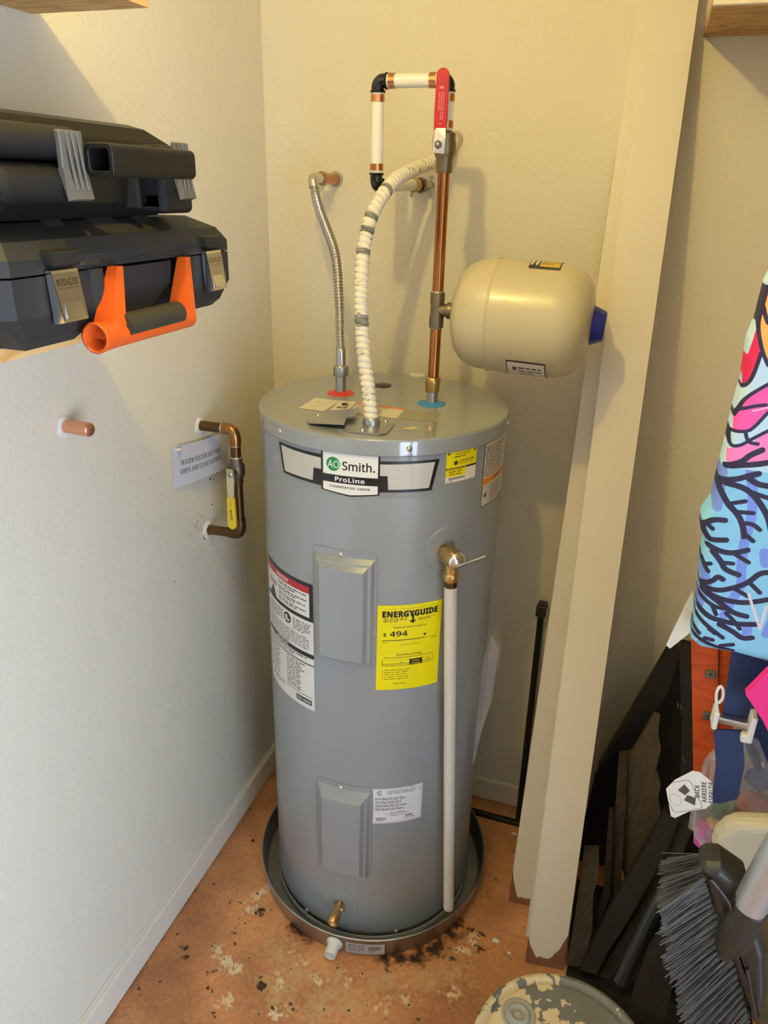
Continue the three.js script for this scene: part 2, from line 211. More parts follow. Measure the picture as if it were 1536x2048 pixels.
{
  const s = structure('wall_light_block', 'unseen short timber partition added to block daylight beside the storage alcove');  // unseen, added to keep daylight off the post and back wall
  part(s, 'wall_surface', metric(box(1.4, 1.52, 0, 2.46, 0, 1.32)), M.boards);
}
{
  const s = structure('ceiling', 'plain cream ceiling'); part(s, 'ceiling_surface', box(-0.14, 2.74, 2.46, 2.58, -0.14, 4.34), M.ceiling);
}
{
  const s = structure('driveway', 'sunlit pale concrete paving outside the opening'); part(s, 'paving', box(2.74, 22, -0.12, -0.02, -12, 16), mat([0.5, 0.5, 0.48], 0.9));
}
// floor: brown floor paint, worn patches, rust and mineral stains
const FN = 1536, FS = 1.6;
const floorTex = canvasTex(FN, FN, (x, w, h) => {
  const im = x.createImageData(w, h), near = (list, px, pz, r) => { let m = 0; for (const [a, b] of list) { const d = Math.hypot(a - px, b - pz) / r; if (d < 1) m = Math.max(m, 1 - d); } return m; };
  for (let j = 0; j < h; j++) for (let i = 0; i < w; i++) {
    const X = i / w * FS, Z = (1 - j / h) * FS, q = (j * w + i) * 4;
    const a = fbm(X * 9, Z * 9, 0.3, 4), f = fbm(X * 90, Z * 90, 2.1, 3), ff = noise.noise(X * 420, Z * 420, 5.5);
    const big = fbm(X * 3.1, Z * 3.1, 7.7, 3); let c = [188 + 26 * a + 14 * f + 11 * ff + 14 * big, 128 + 20 * a + 12 * f + 10 * ff + 12 * big, 83 + 14 * a + 9 * f + 8 * ff + 8 * big];
    const mix = (t, k) => { k = Math.max(0, Math.min(1, k)); for (let n = 0; n < 3; n++) c[n] += (t[n] - c[n]) * k; };
    const rg = 0.55 * fbm(X * 40, Z * 40, 3.3, 4) + 0.35 * f;
    mix([196, 158, 108], near(G.tan, X, Z, 0.1) * 1.3 + rg * 1.4 - 0.45);
    mix([222, 200, 164], (near(G.white, X, Z, 0.036) * 1.4 + rg * 2 - 0.8) * 1.7);
    const dp = Math.hypot(X - HX, Z - HZ);
    mix([96, 52, 18], (near(G.rust, X, Z, 0.055) * 1.35 + rg - 0.55) * 1.6);
    mix([40, 20, 10], (near(G.rust, X, Z, 0.026) * 1.4 + rg * 1.2 - 0.75) * 2);
    mix([54, 32, 20], (near(G.dark, X, Z, 0.02) * 1.25 + rg * 2.2 - 0.85) * 2);
    if (ff > 0.62 && f > 0.25) mix([205, 180, 140], 0.5);
    for (let n = 0; n < 3; n++) im.data[q + n] = c[n]; im.data[q + 3] = 255;
  }
  x.putImageData(im, 0, 0);
});
{
  const s = structure('floor', 'brown painted concrete floor with rust and mineral stains');
  const g = box(0, FS, -0.1, 0, 0, FS), uv = g.attributes.uv, p = g.attributes.position;
  for (let i = 0; i < uv.count; i++) uv.setXY(i, p.getX(i) / FS, p.getZ(i) / FS);
  part(s, 'stained_slab', g, new THREE.MeshPhysicalMaterial({ map: floorTex, roughness: 0.62, bumpMap: grainMap, bumpScale: 0.0004 }));
  part(s, 'plain_slab', merge(box(FS, 2.74, -0.1, 0, 0, 4.2), box(0, FS, -0.1, 0, FS, 4.2)), mat([0.48, 0.22, 0.09], 0.65));
}
{
  const s = structure('baseboard_left', 'low cream baseboard along the wall beside the water heater');
  part(s, 'board', box(0, 0.0145, 0.004, 0.085, 0, 4.2, 0.005), M.trim); part(s, 'caulk_line', rod([0.002, 0.0865, 0], [0.002, 0.0865, 4.2], 0.003, 0.003, 8), M.trim);
}
{
  const s = structure('baseboard_back', 'low cream baseboard behind the water heater');
  part(s, 'board', box(0.0145, 1.4, 0.004, 0.08, 0, 0.0145, 0.005), M.trim);
}
// sloped post: two painted boards that rise from the floor to the back wall
{
  const s = structure('trim_1', 'cream painted sloped post with brown floor paint at its foot');
  const board = (xl0, xr0, z0, xl1, xr1, z1, y1, t) => hull([[xl0, 0, z0], [xr0, 0, z0 - 0.011], [xl1, y1, z1], [xr1, y1, z1 - 0.008], [xl0, 0, z0 - t], [xr0, 0, z0 - t], [xl1, y1, z1 - t], [xr1, y1, z1 - t]]);
  part(s, 'front_board', board(0.878, 0.969, 0.5, 0.8325, 0.9225, 0.03, 2.2, 0.03), M.trim);
  part(s, 'rear_board', board(0.8095, 0.885, 0.345, 0.816, 0.905, -0.018, 2.2, 0.04), M.trim);
  part(s, 'filler_board', hull([[0.868, 0, 0.43], [0.9, 0, 0.43], [0.838, 2.2, 0.012], [0.87, 2.2, 0.012], [0.868, 0, 0.34], [0.9, 0, 0.34], [0.838, 2.2, -0.02], [0.87, 2.2, -0.02]]), M.trim);
  // brown paint coat round the feet, ragged upper edge
  const coat = mat([0.2, 0.085, 0.045], 0.6), foot = (x0, x1, zf, k, hgt, dz, kx) => {
    const pts = [[x0, 0.001, zf + dz]], n = 18; pts.push([x1, 0.001, zf + dz - 0.011 * (x1 - x0) / 0.09]);
    for (let i = n; i >= 0; i--) { const u = i / n, x = x0 + (x1 - x0) * u, y = hgt(u) + 0.006 * fbm(u * 9, zf * 20, 1.1, 3); pts.push([x - y * kx, y, zf - k * y + dz - 0.011 * (x - x0) / 0.09]); }
    return slab(pts, 0.0012, [0, 0, 1]);
  };
  part(s, 'foot_paint', foot(0.878, 0.969, 0.5, 0.2136, (u) => 0.022 + 0.05 * Math.pow(Math.max(0, 0.3 - u) / 0.3, 2) + 0.075 * Math.pow(Math.max(0, u - 0.55) / 0.45, 1.6), 0.0004, 0.0207), coat);
  part(s, 'foot_paint', foot(0.8095, 0.885, 0.345, 0.165, (u) => 0.02 + 0.08 * Math.pow(Math.max(0, 0.35 - u) / 0.35, 2), 0.0004, -0.003), coat);
}
// bulb on the ceiling
{
  const [x, y, z] = LAMP, s = thing('ceiling_lamp', 'bare bulb in a white porcelain holder on the ceiling', 'lamp', [x, 2.46, z]);
  part(s, 'lamp_holder', lathe([x, 2.46, z], [0, -1, 0], [[0.001, 0], [0.055, 0], [0.055, 0.012], [0.03, 0.03], [0.022, 0.05], [0.001, 0.05]]), M.white);
  part(s, 'bulb', lathe([x, 2.41, z], [0, -1, 0], [[0.012, 0], [0.014, 0.012], [0.03, 0.04], [0.032, 0.055], [0.025, 0.075], [0.001, 0.084]]), new THREE.MeshStandardMaterial({ color: 0xffffff, emissive: lin(...LAMP_COLOR), emissiveIntensity: 8 }));
  const l = new THREE.PointLight(lin(...LAMP_COLOR), LAMP_POWER); l.position.set(0, y - 2.46, 0); l.castShadow = true; l.shadow.radius = 0.8; s.add(l);
}
// shelves
const pine = new THREE.MeshPhysicalMaterial({ map: woodTex([216, 176, 112], [186, 134, 70], 1, 1, 1.7), roughness: 0.6 }); pine.map.repeat.set(2.5, 2.5);
const ply = new THREE.MeshPhysicalMaterial({ map: woodTex([206, 164, 98], [160, 110, 52], 1, 1, 5.1), roughness: 0.55 }); ply.map.repeat.set(3.2, 3.2);
{
  const s = thing('wooden_shelf', 'pine shelf board under the stacked tool cases', 'shelf', [0, 1.5565, 1.2]);
  part(s, 'board', metric(box(0, 0.3, 1.5565, 1.5715, 0.86, 1.6, 0.002)), pine);
  part(s, 'cleat', metric(box(0, 0.03, 1.5, 1.5565, 1.25, 1.6, 0.002)), pine);
}
{
  const s = thing('wooden_shelf', 'pine shelf board high above the tool cases', 'shelf', [0, 1.95, 1.2]);
  part(s, 'board', metric(box(0, 0.1955, 1.95, 1.97, 0.735, 1.7, 0.002)), pine);
  part(s, 'edge_strip', metric(box(0.1955, 0.2, 1.95, 1.972, 0.735, 1.7, 0.001)), pine);
}
{
  const s = thing('plywood_shelf', 'plywood shelf board above the life vest at the back wall', 'shelf', [1.2, 2.01, 0.14]);
  part(s, 'board', metric(box(0.945, 1.4, 2.01, 2.03, 0, 0.29, 0.002)), ply);
  part(s, 'front_lip', metric(box(0.945, 1.4, 2.005, 2.034, 0.2905, 0.305, 0.002)), M.trim);
}
// ---------- water heater ----------
const heater = thing('water_heater', 'tall grey electric tank water heater standing in a metal pan', 'water heater', [HX, 0.004, HZ]);
part(heater, 'jacket', lathe([HX, 0, HZ], [0, 1, 0], [[0.001, 0.006], [HR - 0.004, 0.006], [HR - 0.002, 0.03], [HR, 0.034], [HR, 1.285], [HR - 0.01, 1.285]], 128), M.jacket);
part(heater, 'base_ring', lathe([HX, 0, HZ], [0, 1, 0], [[HR + 0.0005, 0.006], [HR + 0.004, 0.006], [HR + 0.004, 0.018], [HR + 0.0005, 0.02]], 96), M.jacket);
part(heater, 'lid', lathe([HX, 0, HZ], [0, 1, 0], [[HR - 0.004, 1.282], [0.2636, 1.2825], [0.2642, 1.284], [0.2636, 1.287], [0.2632, 1.309], [0.262, 1.3128], [0.2585, HT], [0.0001, HT]], 128), M.jacketLid);
const screw = (deg, y, r, parent) => part(parent, 'screw', lathe(onCyl(deg, y, r - 0.001), [Math.sin(rad(deg)), 0, Math.cos(rad(deg))], [[0.0055, 0], [0.0055, 0.002], [0.003, 0.0045], [0.0005, 0.005]], 14), M.chrome);
for (const d of [-31, 28.6, 91.2, 150, -92]) screw(d, 1.2975, 0.2638, heater);
for (const d of [-22, 32, 84, -62]) screw(d, 0.028, HR, heater);
// access panels
function accessPanel(y0, y1, yTop) {
  const c = 2.3, flange = patch(c - 14.6, c + 14.6, y0 - 0.004, yTop, HR + 0.0011, 20);
  const o = part(heater, 'access_panel', flange, M.jacket);
  const lev = [[13.6, 0.0012, 0], [12.2, 0.011, 0.008], [11.0, 0.0125, 0.012], [9.3, 0.022, 0.02]], pos = [], idx = [], N = 8;
  const ring = ([hw, h, b]) => { const out = []; for (let i = 0; i <= N; i++) out.push(onCyl(c - hw + 2 * hw * i / N, y0 + b, HR + h)); for (let i = 0; i <= N; i++) out.push(onCyl(c + hw - 2 * hw * i / N, y1 - b, HR + h)); return out; };
  const R = lev.map(ring), n = R[0].length;
  const quad = (a, b, d, e) => pos.push(...a, ...b, ...d, ...b, ...e, ...d);
  for (let k = 0; k < 3; k++) for (let i = 0; i < n; i++) quad(R[k][i], R[k][(i + 1) % n], R[k + 1][i], R[k + 1][(i + 1) % n]);
  for (let i = 0; i < N; i++) quad(R[3][i], R[3][i + 1], R[3][2 * N + 1 - i], R[3][2 * N - i]);
  const g = new THREE.BufferGeometry(); g.setAttribute('position', new THREE.Float32BufferAttribute(pos, 3)); g.computeVertexNormals();
  part(o, 'raised_cover', g, M.jacket);
  const edge = []; for (let i = 0; i <= 20; i++) edge.push(onCyl(c - 14.6 + 29.2 * i / 20, yTop, HR + 0.0012)); part(o, 'edge', tube([onCyl(c - 14.6, y0, HR + 0.0008), onCyl(c - 14.6, yTop - 0.008, HR + 0.0008), onCyl(c - 14.2, yTop - 0.001, HR + 0.001), ...edge.slice(1, 20), onCyl(c + 14.2, yTop - 0.001, HR + 0.001), onCyl(c + 14.6, yTop - 0.008, HR + 0.0008), onCyl(c + 14.6, y0, HR + 0.0008)], 0.0012, 60, 6), M.jacket);
  screw(c - 1.2, yTop - 0.009, HR + 0.002, o);
}
accessPanel(0.826, 1.0705, 1.085); accessPanel(0.2245, 0.4845, 0.498);
// printed labels
const decal = (name, d0, d1, y0, y1, tex, label, extra = {}) => part(heater, name, patch(d0, d1, y0, y1, HR + 0.0006, 28), print(tex, 0.35, extra), label);
decal('brand_emblem', -33.5, 42.5, 1.198, 1.286, canvasTex(2048, 522, (x, w, h) => {
  const U = (d) => (d + 33.5) / 76 * w, Y = (y) => (1 - (y - 1.198) / 0.088) * h, poly = (p, c) => { x.fillStyle = c; x.beginPath(); p.forEach(([a, b], i) => i ? x.lineTo(U(a), Y(b)) : x.moveTo(U(a), Y(b))); x.closePath(); x.fill(); };
  x.clearRect(0, 0, w, h);
  poly([[-32.8, 1.2745], [-7, 1.2745], [-7, 1.212], [-29.8, 1.2145]], '#0b0b0b'); poly([[16, 1.2725], [42, 1.2725], [39, 1.2115], [16, 1.2115]], '#0b0b0b');
  poly([[-31, 1.2695], [-8, 1.2675], [-8, 1.245], [-11.6, 1.245], [-12.2, 1.219], [-28.7, 1.219]], '#c3c2bb'); poly([[17, 1.2665], [40, 1.2675], [37.8, 1.217], [20.7, 1.217], [20.3, 1.244], [17, 1.244]], '#c9cac6');
  x.globalAlpha = 0.12; for (let i = 0; i < 260; i++) { const d = rnd() * 66 - 31; if (d > -8 && d < 17 || d < -11.5 && d > -28.5 || d > 21 && d < 37.5) { if (d > -8 && d < 17) continue; x.fillStyle = rnd() < 0.5 ? '#9b9b96' : '#f2f2ee'; x.fillRect(U(d), Y(1.2655), 3, Y(1.22) - Y(1.2655)); } } x.globalAlpha = 1;
  poly([[-8, 1.2848], [17.2, 1.2848], [17.2, 1.2052], [5, 1.1985], [-8, 1.2052]], '#0b0b0b'); poly([[-7, 1.2815], [16.4, 1.2815], [16.4, 1.207], [5, 1.2015], [-7, 1.207]], '#f4f4f2');
  x.fillStyle = '#12803f'; x.beginPath(); x.arc(U(-2.4), Y(1.2595), 82, 0, 7); x.fill();
  text(x, 'AO', U(-2.2), Y(1.259), 116, '#ffffff', 'normal', 'center', 0.92); x.lineWidth = 5; x.strokeStyle = '#111'; x.font = 'normal 132px sans-serif'; x.textAlign = 'left'; x.textBaseline = 'middle'; x.fillStyle = '#111'; x.fillText('Smith.', U(1.4), Y(1.258)); x.strokeText('Smith.', U(1.4), Y(1.258));
  x.fillStyle = '#0b0b0b'; x.fillRect(U(-7), Y(1.2388), U(16.4) - U(-7), Y(1.2232) - Y(1.2388)); text(x, 'ProLine', U(4.6), Y(1.2308), 74, '#fff', 'bold', 'center', 1.3);
  text(x, 'COMMERCIAL GRADE', U(4.7), Y(1.2155), 38, '#111', 'bold', 'center', 1.22);
}), 'black edged silver and white maker badge', { transparent: true, alphaTest: 0.5 });
decal('energy_label', 17.5, 47.35, 0.766, 0.9695, canvasTex(680, 1024, (x, w, h) => {
  x.fillStyle = '#f2e400'; x.fillRect(0, 0, w, h); text(x, 'U.S. Government', 70, 42, 17, '#555', 'normal'); text(x, 'Federal law prohibits removal of this label before consumer purchase.', 220, 42, 13, '#555', 'normal');
  text(x, 'ENERGYGUIDE', w / 2, 104, 92, '#0a0a0a', 'bold', 'center', 0.93); x.font = 'bold 92px sans-serif'; x.save(); x.translate(w / 2, 104); x.scale(0.93, 1); x.textAlign = 'center'; x.textBaseline = 'middle'; x.lineWidth = 7; x.strokeStyle = '#0a0a0a'; x.strokeText('ENERGYGUIDE', 0, 0); x.restore(); x.fillStyle = '#0a0a0a'; x.fillRect(352, 110, 22, 90); x.beginPath(); x.moveTo(322, 184); x.lineTo(404, 184); x.lineTo(363, 222); x.fill();
  lines(x, 60, 150, 240, 3, 18, 11, '#333'); lines(x, 420, 165, 190, 2, 18, 10, '#555');
  x.strokeStyle = '#b9ad00'; x.lineWidth = 2; x.strokeRect(50, 225, w - 100, 330);
  text(x, 'Estimated Yearly Energy Cost', w / 2, 258, 25, '#222', 'bold', 'center'); text(x, '$', 62, 345, 62, '#0a0a0a', 'bold'); text(x, '494', 128, 336, 86, '#0a0a0a', 'bold', 'left', 1.32);
  x.fillStyle = '#111'; x.fillRect(60, 408, 440, 8); x.fillRect(60, 404, 3, 24); x.fillRect(618, 404, 3, 24); for (let i = 0; i < 22; i++) x.fillRect(506 + i * 5.2, 412, 2.6, 3); x.beginPath(); x.moveTo(482, 362); x.lineTo(520, 362); x.lineTo(501, 396); x.fill();
  text(x, '$ 100', 62, 440, 17); text(x, '$ 520', 575, 430, 17); text(x, 'Cost Range of Similar Models', w / 2, 470, 16, '#444', 'normal', 'center');
  text(x, 'First Hour Rating', w / 2, 590, 30, '#111', 'bold', 'center', 1.1); text(x, '(How much hot water you get in the first hour of use)', w / 2, 622, 21, '#222', 'bold', 'center');
  x.lineWidth = 5; x.strokeStyle = '#111'; x.beginPath(); x.moveTo(60, 650); x.lineTo(60, 720); x.lineTo(610, 720); x.moveTo(60, 700); x.lineTo(610, 700); x.stroke(); x.lineWidth = 2; x.strokeRect(60, 655, 550, 65); x.fillStyle = '#0a0a0a'; x.fillRect(345, 655, 140, 70); text(x, 'Medium', 415, 678, 21, '#f2e400', 'bold', 'center'); text(x, '55 Gallons', 415, 708, 20, '#f2e400', 'bold', 'center'); text(x, 'Low', 240, 680, 18); text(x, 'High', 530, 678, 18);
  for (let i = 0; i < 5; i++) { x.fillStyle = '#222'; x.beginPath(); x.arc(66, 778 + i * 28, 5, 0, 7); x.fill(); lines(x, 82, 772 + i * 28, 430 - 30 * (i % 3), 1, 20, 12, '#5d5600', 0.6); }
  text(x, 'ftc.gov/energy', 180, 945, 18, '#222');
}), 'bright yellow energy label with black print');
const barcode = (x, px, py, w, h) => { x.fillStyle = '#151515'; let p = px; while (p < px + w) { const l = 2 + rnd() * 5; x.fillRect(p, py, l, h); p += l + 2 + rnd() * 4; } };
decal('rating_label', 17.0, 42.7, 0.3935, 0.4965, canvasTex(1024, 900, (x, w, h) => {
  x.fillStyle = '#e9ebf1'; x.fillRect(0, 0, w, h); x.strokeStyle = '#222'; x.lineWidth = 4; x.strokeRect(24, 24, w - 48, h - 48);
  x.lineWidth = 12; x.beginPath(); x.arc(150, 110, 52, 0.6, 5.6); x.stroke(); x.beginPath(); x.arc(150, 110, 26, 0.6, 5.6); x.stroke(); x.lineWidth = 8; x.beginPath(); x.arc(810, 100, 56, 0, 7); x.stroke(); text(x, 'UL', 810, 100, 56, '#222', 'bold', 'center');
  text(x, 'ELECTRIC STORAGE', w / 2, 80, 46, '#222', 'bold', 'center'); text(x, 'TANK WATER HEATER', w / 2, 126, 46, '#222', 'bold', 'center'); text(x, 'LISTED', 925, 90, 26, '#222'); text(x, '29HJ', 925, 122, 26, '#222');
  for (let i = 0; i < 4; i++) { const y = 230 + i * 88; lines(x, 60, y, 900, 1, 20, 16, '#444'); lines(x, 60, y + 32, 900, 1, 20, 24, '#222'); x.fillStyle = '#333'; x.fillRect(40, y + 66, w - 80, 3); for (let k = 1; k < 5 + (i % 3); k++) x.fillRect(60 + k * 150, y - 6, 3, 70); }
  text(x, 'MADE IN MEXICO', w / 2, 620, 36, '#222', 'bold', 'center'); text(x, 'A. O. SMITH CORPORATION', w / 2, 662, 36, '#222', 'bold', 'center'); text(x, 'MCBEE, SC, USA', w / 2, 704, 36, '#222', 'bold', 'center');
  barcode(x, 80, 745, 210, 62); barcode(x, 680, 720, 150, 58); lines(x, 80, 820, 260, 1, 10, 18, '#222'); lines(x, 660, 800, 300, 1, 10, 18, '#222');
}), 'white rating label with fine black print');
decal('danger_label', -52.5, -13.1, 0.676, 0.991, canvasTex(720, 1280, (x, w, h) => {
  x.fillStyle = '#e6e7e6'; x.fillRect(0, 0, w, h); x.fillStyle = '#141414'; x.fillRect(0, 0, w, 34); x.fillRect(w - 40, 0, 40, 360); x.fillRect(0, 330, w, 36); x.fillStyle = '#a81f22'; x.fillRect(0, 34, w - 40, 66); text(x, '▲ DANGER', 200, 68, 48, '#f0e0e0', 'bold');
  x.fillStyle = '#232323'; for (let i = 0; i < 9; i++) { x.beginPath(); x.moveTo(70 + i * 18, 200); x.lineTo(40 + i * 24, 120 + (i % 3) * 14); x.lineTo(84 + i * 18, 205); x.fill(); } x.beginPath(); x.moveTo(70, 330); x.lineTo(150, 215); x.lineTo(215, 330); x.fill(); x.fillStyle = '#8f1c1c'; x.fillRect(40, 206, 190, 5);
  for (let i = 0; i < 4; i++) lines(x, 260, 120 + i * 52, 390, 2, 20, 13, '#1d1d1d');
  x.fillStyle = '#151515'; x.beginPath(); x.arc(400, 440, 52, 0, 7); x.fill(); x.fillStyle = '#e6e7e6'; x.beginPath(); x.arc(385, 432, 18, 0, 7); x.fill(); x.fillRect(370, 448, 60, 22);
  lines(x, 480, 400, 210, 6, 20, 12, '#333'); lines(x, 60, 400, 270, 6, 20, 12, '#333'); lines(x, 40, 540, 630, 7, 22, 12, '#444');
  x.fillStyle = '#161616'; x.fillRect(0, 690, w, 44); text(x, '▲ IMPORTANT', 180, 712, 34, '#e6e7e6'); x.fillRect(0, 800, w, 12); lines(x, 40, 745, 630, 2, 22, 14, '#333');
  for (let i = 0; i < 13; i++) { lines(x, 30, 830 + i * 24, 300, 1, 20, 13, '#555'); lines(x, 370, 830 + i * 24, 300, 1, 20, 13, '#2c2c2c'); }
  x.fillStyle = '#161616'; x.fillRect(360, 1150, 330, 6); lines(x, 30, 1160, 300, 3, 22, 12, '#444'); x.fillRect(500, 1180, 190, 58); text(x, 'A.O. Smith', 595, 1210, 32, '#e6e7e6', 'bold', 'center');
}), 'white danger label with red band and black print');
decal('contractor_sticker', 45.2, 61.5, 1.221, 1.283, canvasTex(640, 560, (x, w, h) => {
  x.fillStyle = '#f4f2ea'; x.fillRect(0, 0, w, h); x.fillStyle = '#f0dc12'; x.fillRect(0, 0, w, 300); x.fillRect(0, 330, 400, 130); x.fillStyle = '#151515'; x.fillRect(0, 296, w, 34); for (const a of [[45, 40], [590, 40]]) { x.beginPath(); x.arc(a[0], a[1], 20, 0, 7); x.fill(); }
  text(x, 'GET UP TO $10', w / 2, 60, 40, '#3a3400', 'bold', 'center'); lines(x, 150, 100, 340, 1, 20, 22, '#4a4300'); x.beginPath(); x.arc(190, 215, 42, 0, 7); x.fill(); text(x, 'CONTRACTOR', 245, 190, 52, '#222'); text(x, 'REWARDS.COM', 245, 238, 46, '#6b6200', 'normal'); lines(x, 20, 306, 600, 1, 20, 16, '#e6d840'); lines(x, 60, 360, 280, 2, 44, 24, '#6b6200'); barcode(x, 60, 470, 330, 46); lines(x, 30, 530, 160, 1, 10, 16, '#555');
}), 'small yellow and white rewards sticker');
decal('warning_label', 67.4, 96, 1.147, 1.281, canvasTex(640, 680, (x, w, h) => {
  x.fillStyle = '#d9d3c4'; x.fillRect(0, 0, w, h); x.strokeStyle = '#1b1b1b'; x.lineWidth = 10; x.strokeRect(4, 4, w - 8, h - 8); for (let i = 0; i < 15; i++) lines(x, 30, 40 + i * 22, 580, 1, 10, 13, '#1d1d1d'); x.fillStyle = '#e88a1e'; x.fillRect(0, 375, w, 66); text(x, '▲ WARNING', w / 2, 408, 46, '#241200', 'bold', 'center');
  x.fillStyle = '#1b1b1b'; x.fillRect(130, 441, 5, 230); x.beginPath(); for (let i = 0; i < 14; i++) { const a = i / 14 * 6.283, r = i % 2 ? 16 : 44; x.lineTo(66 + r * Math.cos(a), 560 + r * Math.sin(a)); } x.fill(); for (let i = 0; i < 9; i++) lines(x, 160, 465 + i * 22, 440, 1, 10, 13, '#1d1d1d');
}), 'white warning label with orange band');
// stickers on the lid
function lidQuad(name, p, tex, label, extra) {
  const g = new THREE.BufferGeometry(); g.setAttribute('position', new THREE.Float32BufferAttribute(p.flatMap(([a, b]) => [a, HT + 0.0006, b]), 3)); g.setAttribute('normal', new THREE.Float32BufferAttribute([0, 1, 0, 0, 1, 0, 0, 1, 0, 0, 1, 0], 3)); g.setAttribute('uv', new THREE.Float32BufferAttribute([0, 0, 0, 1, 1, 1, 1, 0], 2)); g.setIndex([0, 2, 1, 0, 3, 2]);
  part(heater, name, g, print(tex, 0.4, extra), label);
}
lidQuad('paper_sticker', [[0.28, 0.452], [0.28, 0.364], [0.336, 0.364], [0.337, 0.452]], canvasTex(256, 380, (x, w, h) => { x.fillStyle = '#ddd6c2'; x.fillRect(0, 0, w, h); x.strokeStyle = '#9a927c'; x.lineWidth = 3; for (let i = 1; i < 7; i++) { x.beginPath(); x.moveTo(20, i * 52); x.lineTo(236, i * 52); x.stroke(); } x.strokeStyle = '#6a6250'; x.beginPath(); for (let i = 0; i < 12; i++) x.lineTo(60 + i * 11, 140 + 20 * Math.sin(i * 2.3)); x.moveTo(60, 250); for (let i = 0; i < 10; i++) x.lineTo(60 + i * 12, 250 + 18 * Math.sin(i * 1.9)); x.stroke(); }), 'white handwritten inspection sticker');
lidQuad('pictogram_sticker', [[0.345, 0.437], [0.336, 0.362], [0.372, 0.359], [0.38, 0.43]], canvasTex(200, 380, (x, w, h) => { x.fillStyle = '#ddd6c2'; x.fillRect(0, 0, w, h); x.fillStyle = '#1c1a16'; x.beginPath(); x.arc(90, 110, 40, 0, 7); x.fill(); x.fillRect(70, 150, 90, 40); x.fillRect(40, 230, 120, 60); x.fillStyle = '#ddd6c2'; x.fillRect(80, 245, 40, 16); }), 'white sticker with black pictograms');
lidQuad('warning_sticker', [[0.384, 0.441], [0.377, 0.364], [0.482, 0.366], [0.487, 0.443]], canvasTex(512, 380, (x, w, h) => { x.fillStyle = '#d8d0ba'; x.fillRect(0, 0, w, h); x.fillStyle = '#e28024'; x.fillRect(0, 0, w, 70); text(x, '▲ WARNING', w / 2, 36, 44, '#201000', 'bold', 'center'); for (let i = 0; i < 12; i++) lines(x, 20, 90 + i * 23, 470, 1, 10, 12, '#4c4536'); }), 'white sticker with orange warning band');
lidQuad('clear_sticker', [[0.49, 0.445], [0.487, 0.371], [0.562, 0.367], [0.566, 0.435]], canvasTex(400, 320, (x, w, h) => { x.fillStyle = '#8c8877'; x.fillRect(0, 0, w, h); x.strokeStyle = '#c9c2a9'; x.lineWidth = 5; x.strokeRect(3, 3, w - 6, h - 6); for (let i = 0; i < 11; i++) lines(x, 24, 28 + i * 25, 350, 1, 10, 10, '#b5ae97'); }), 'grey clear sticker with fine pale print');
lidQuad('torn_paper', [[0.516, 0.502], [0.53, 0.478], [0.545, 0.484], [0.532, 0.512]], canvasTex(64, 64, (x) => { x.fillStyle = '#cbbd94'; x.fillRect(0, 0, 64, 64); x.fillStyle = '#9b9683'; x.beginPath(); x.moveTo(0, 0); x.lineTo(26, 0); x.lineTo(14, 30); x.lineTo(0, 40); x.fill(); x.beginPath(); x.moveTo(64, 64); x.lineTo(30, 64); x.lineTo(44, 40); x.lineTo(64, 36); x.fill(); }), 'scrap of torn beige paper');
// junction box covers
{
  const plate = (p, y, t, r) => slab(p.map(([a, b]) => [a, y, b]), t, [0, -1, 0]);
  const a = part(heater, 'junction_cover', slab([[0.337, HT + 0.004, 0.535], [0.341, HT + 0.004, 0.458], [0.41, HT + 0.012, 0.44], [0.421, HT + 0.013, 0.5], [0.41, HT + 0.013, 0.515], [0.42, HT + 0.012, 0.553], [0.35, HT + 0.006, 0.552]], 0.0016, [0, -1, 0]), M.zinc);
  const b = part(heater, 'junction_plate', plate([[0.412, 0.557], [0.418, 0.49], [0.44, 0.468], [0.488, 0.47], [0.496, 0.482], [0.502, 0.545], [0.492, 0.56], [0.45, 0.564]], HT + 0.0035, 0.003), M.zinc);
  const topScrew = (x, y, z, p) => part(p, 'screw', lathe([x, y, z], [0, 1, 0], [[0.0045, 0], [0.0045, 0.003], [0.0005, 0.0045]], 12), M.chrome);
  topScrew(0.345, HT + 0.005, 0.499, a); topScrew(0.457, HT + 0.0035, 0.553, b); topScrew(0.478, HT + 0.0035, 0.482, b);
}
// ports on the lid
const disc = (name, x, z, r, m, label) => part(heater, name, lathe([x, HT, z], [0, 1, 0], [[r, 0], [r, 0.0015], [r * 0.75, 0.004], [0.013, 0.0055], [0.0001, 0.0055]], 36), m, label);
disc('hot_port_ring', 0.3145, 0.304, 0.0295, M.redDisc, 'red hot water port ring'); disc('cold_port_ring', 0.5215, 0.308, 0.0295, M.blueDisc, 'blue cold water port ring');
part(heater, 'anode_cap', lathe([0.377, HT, 0.2], [0, 1, 0], [[0.019, 0], [0.019, 0.002], [0.0001, 0.003]], 30), mat([0.05, 0.035, 0.035], 0.5), 'dark round anode cap');
part(heater, 'foam_plug', lathe([0.42, HT, 0.068], [0, 1, 0], [[0.019, 0], [0.018, 0.003], [0.0001, 0.004]], 30), mat([0.75, 0.72, 0.62], 0.7), 'white round plug');
part(heater, 'port_nipple', rod([0.3145, HT, 0.304], [0.3145, 1.356, 0.303], 0.0115), M.zinc); part(heater, 'port_nipple', rod([0.5215, HT, 0.308], [0.5215, 1.345, 0.306], 0.012), M.zinc);
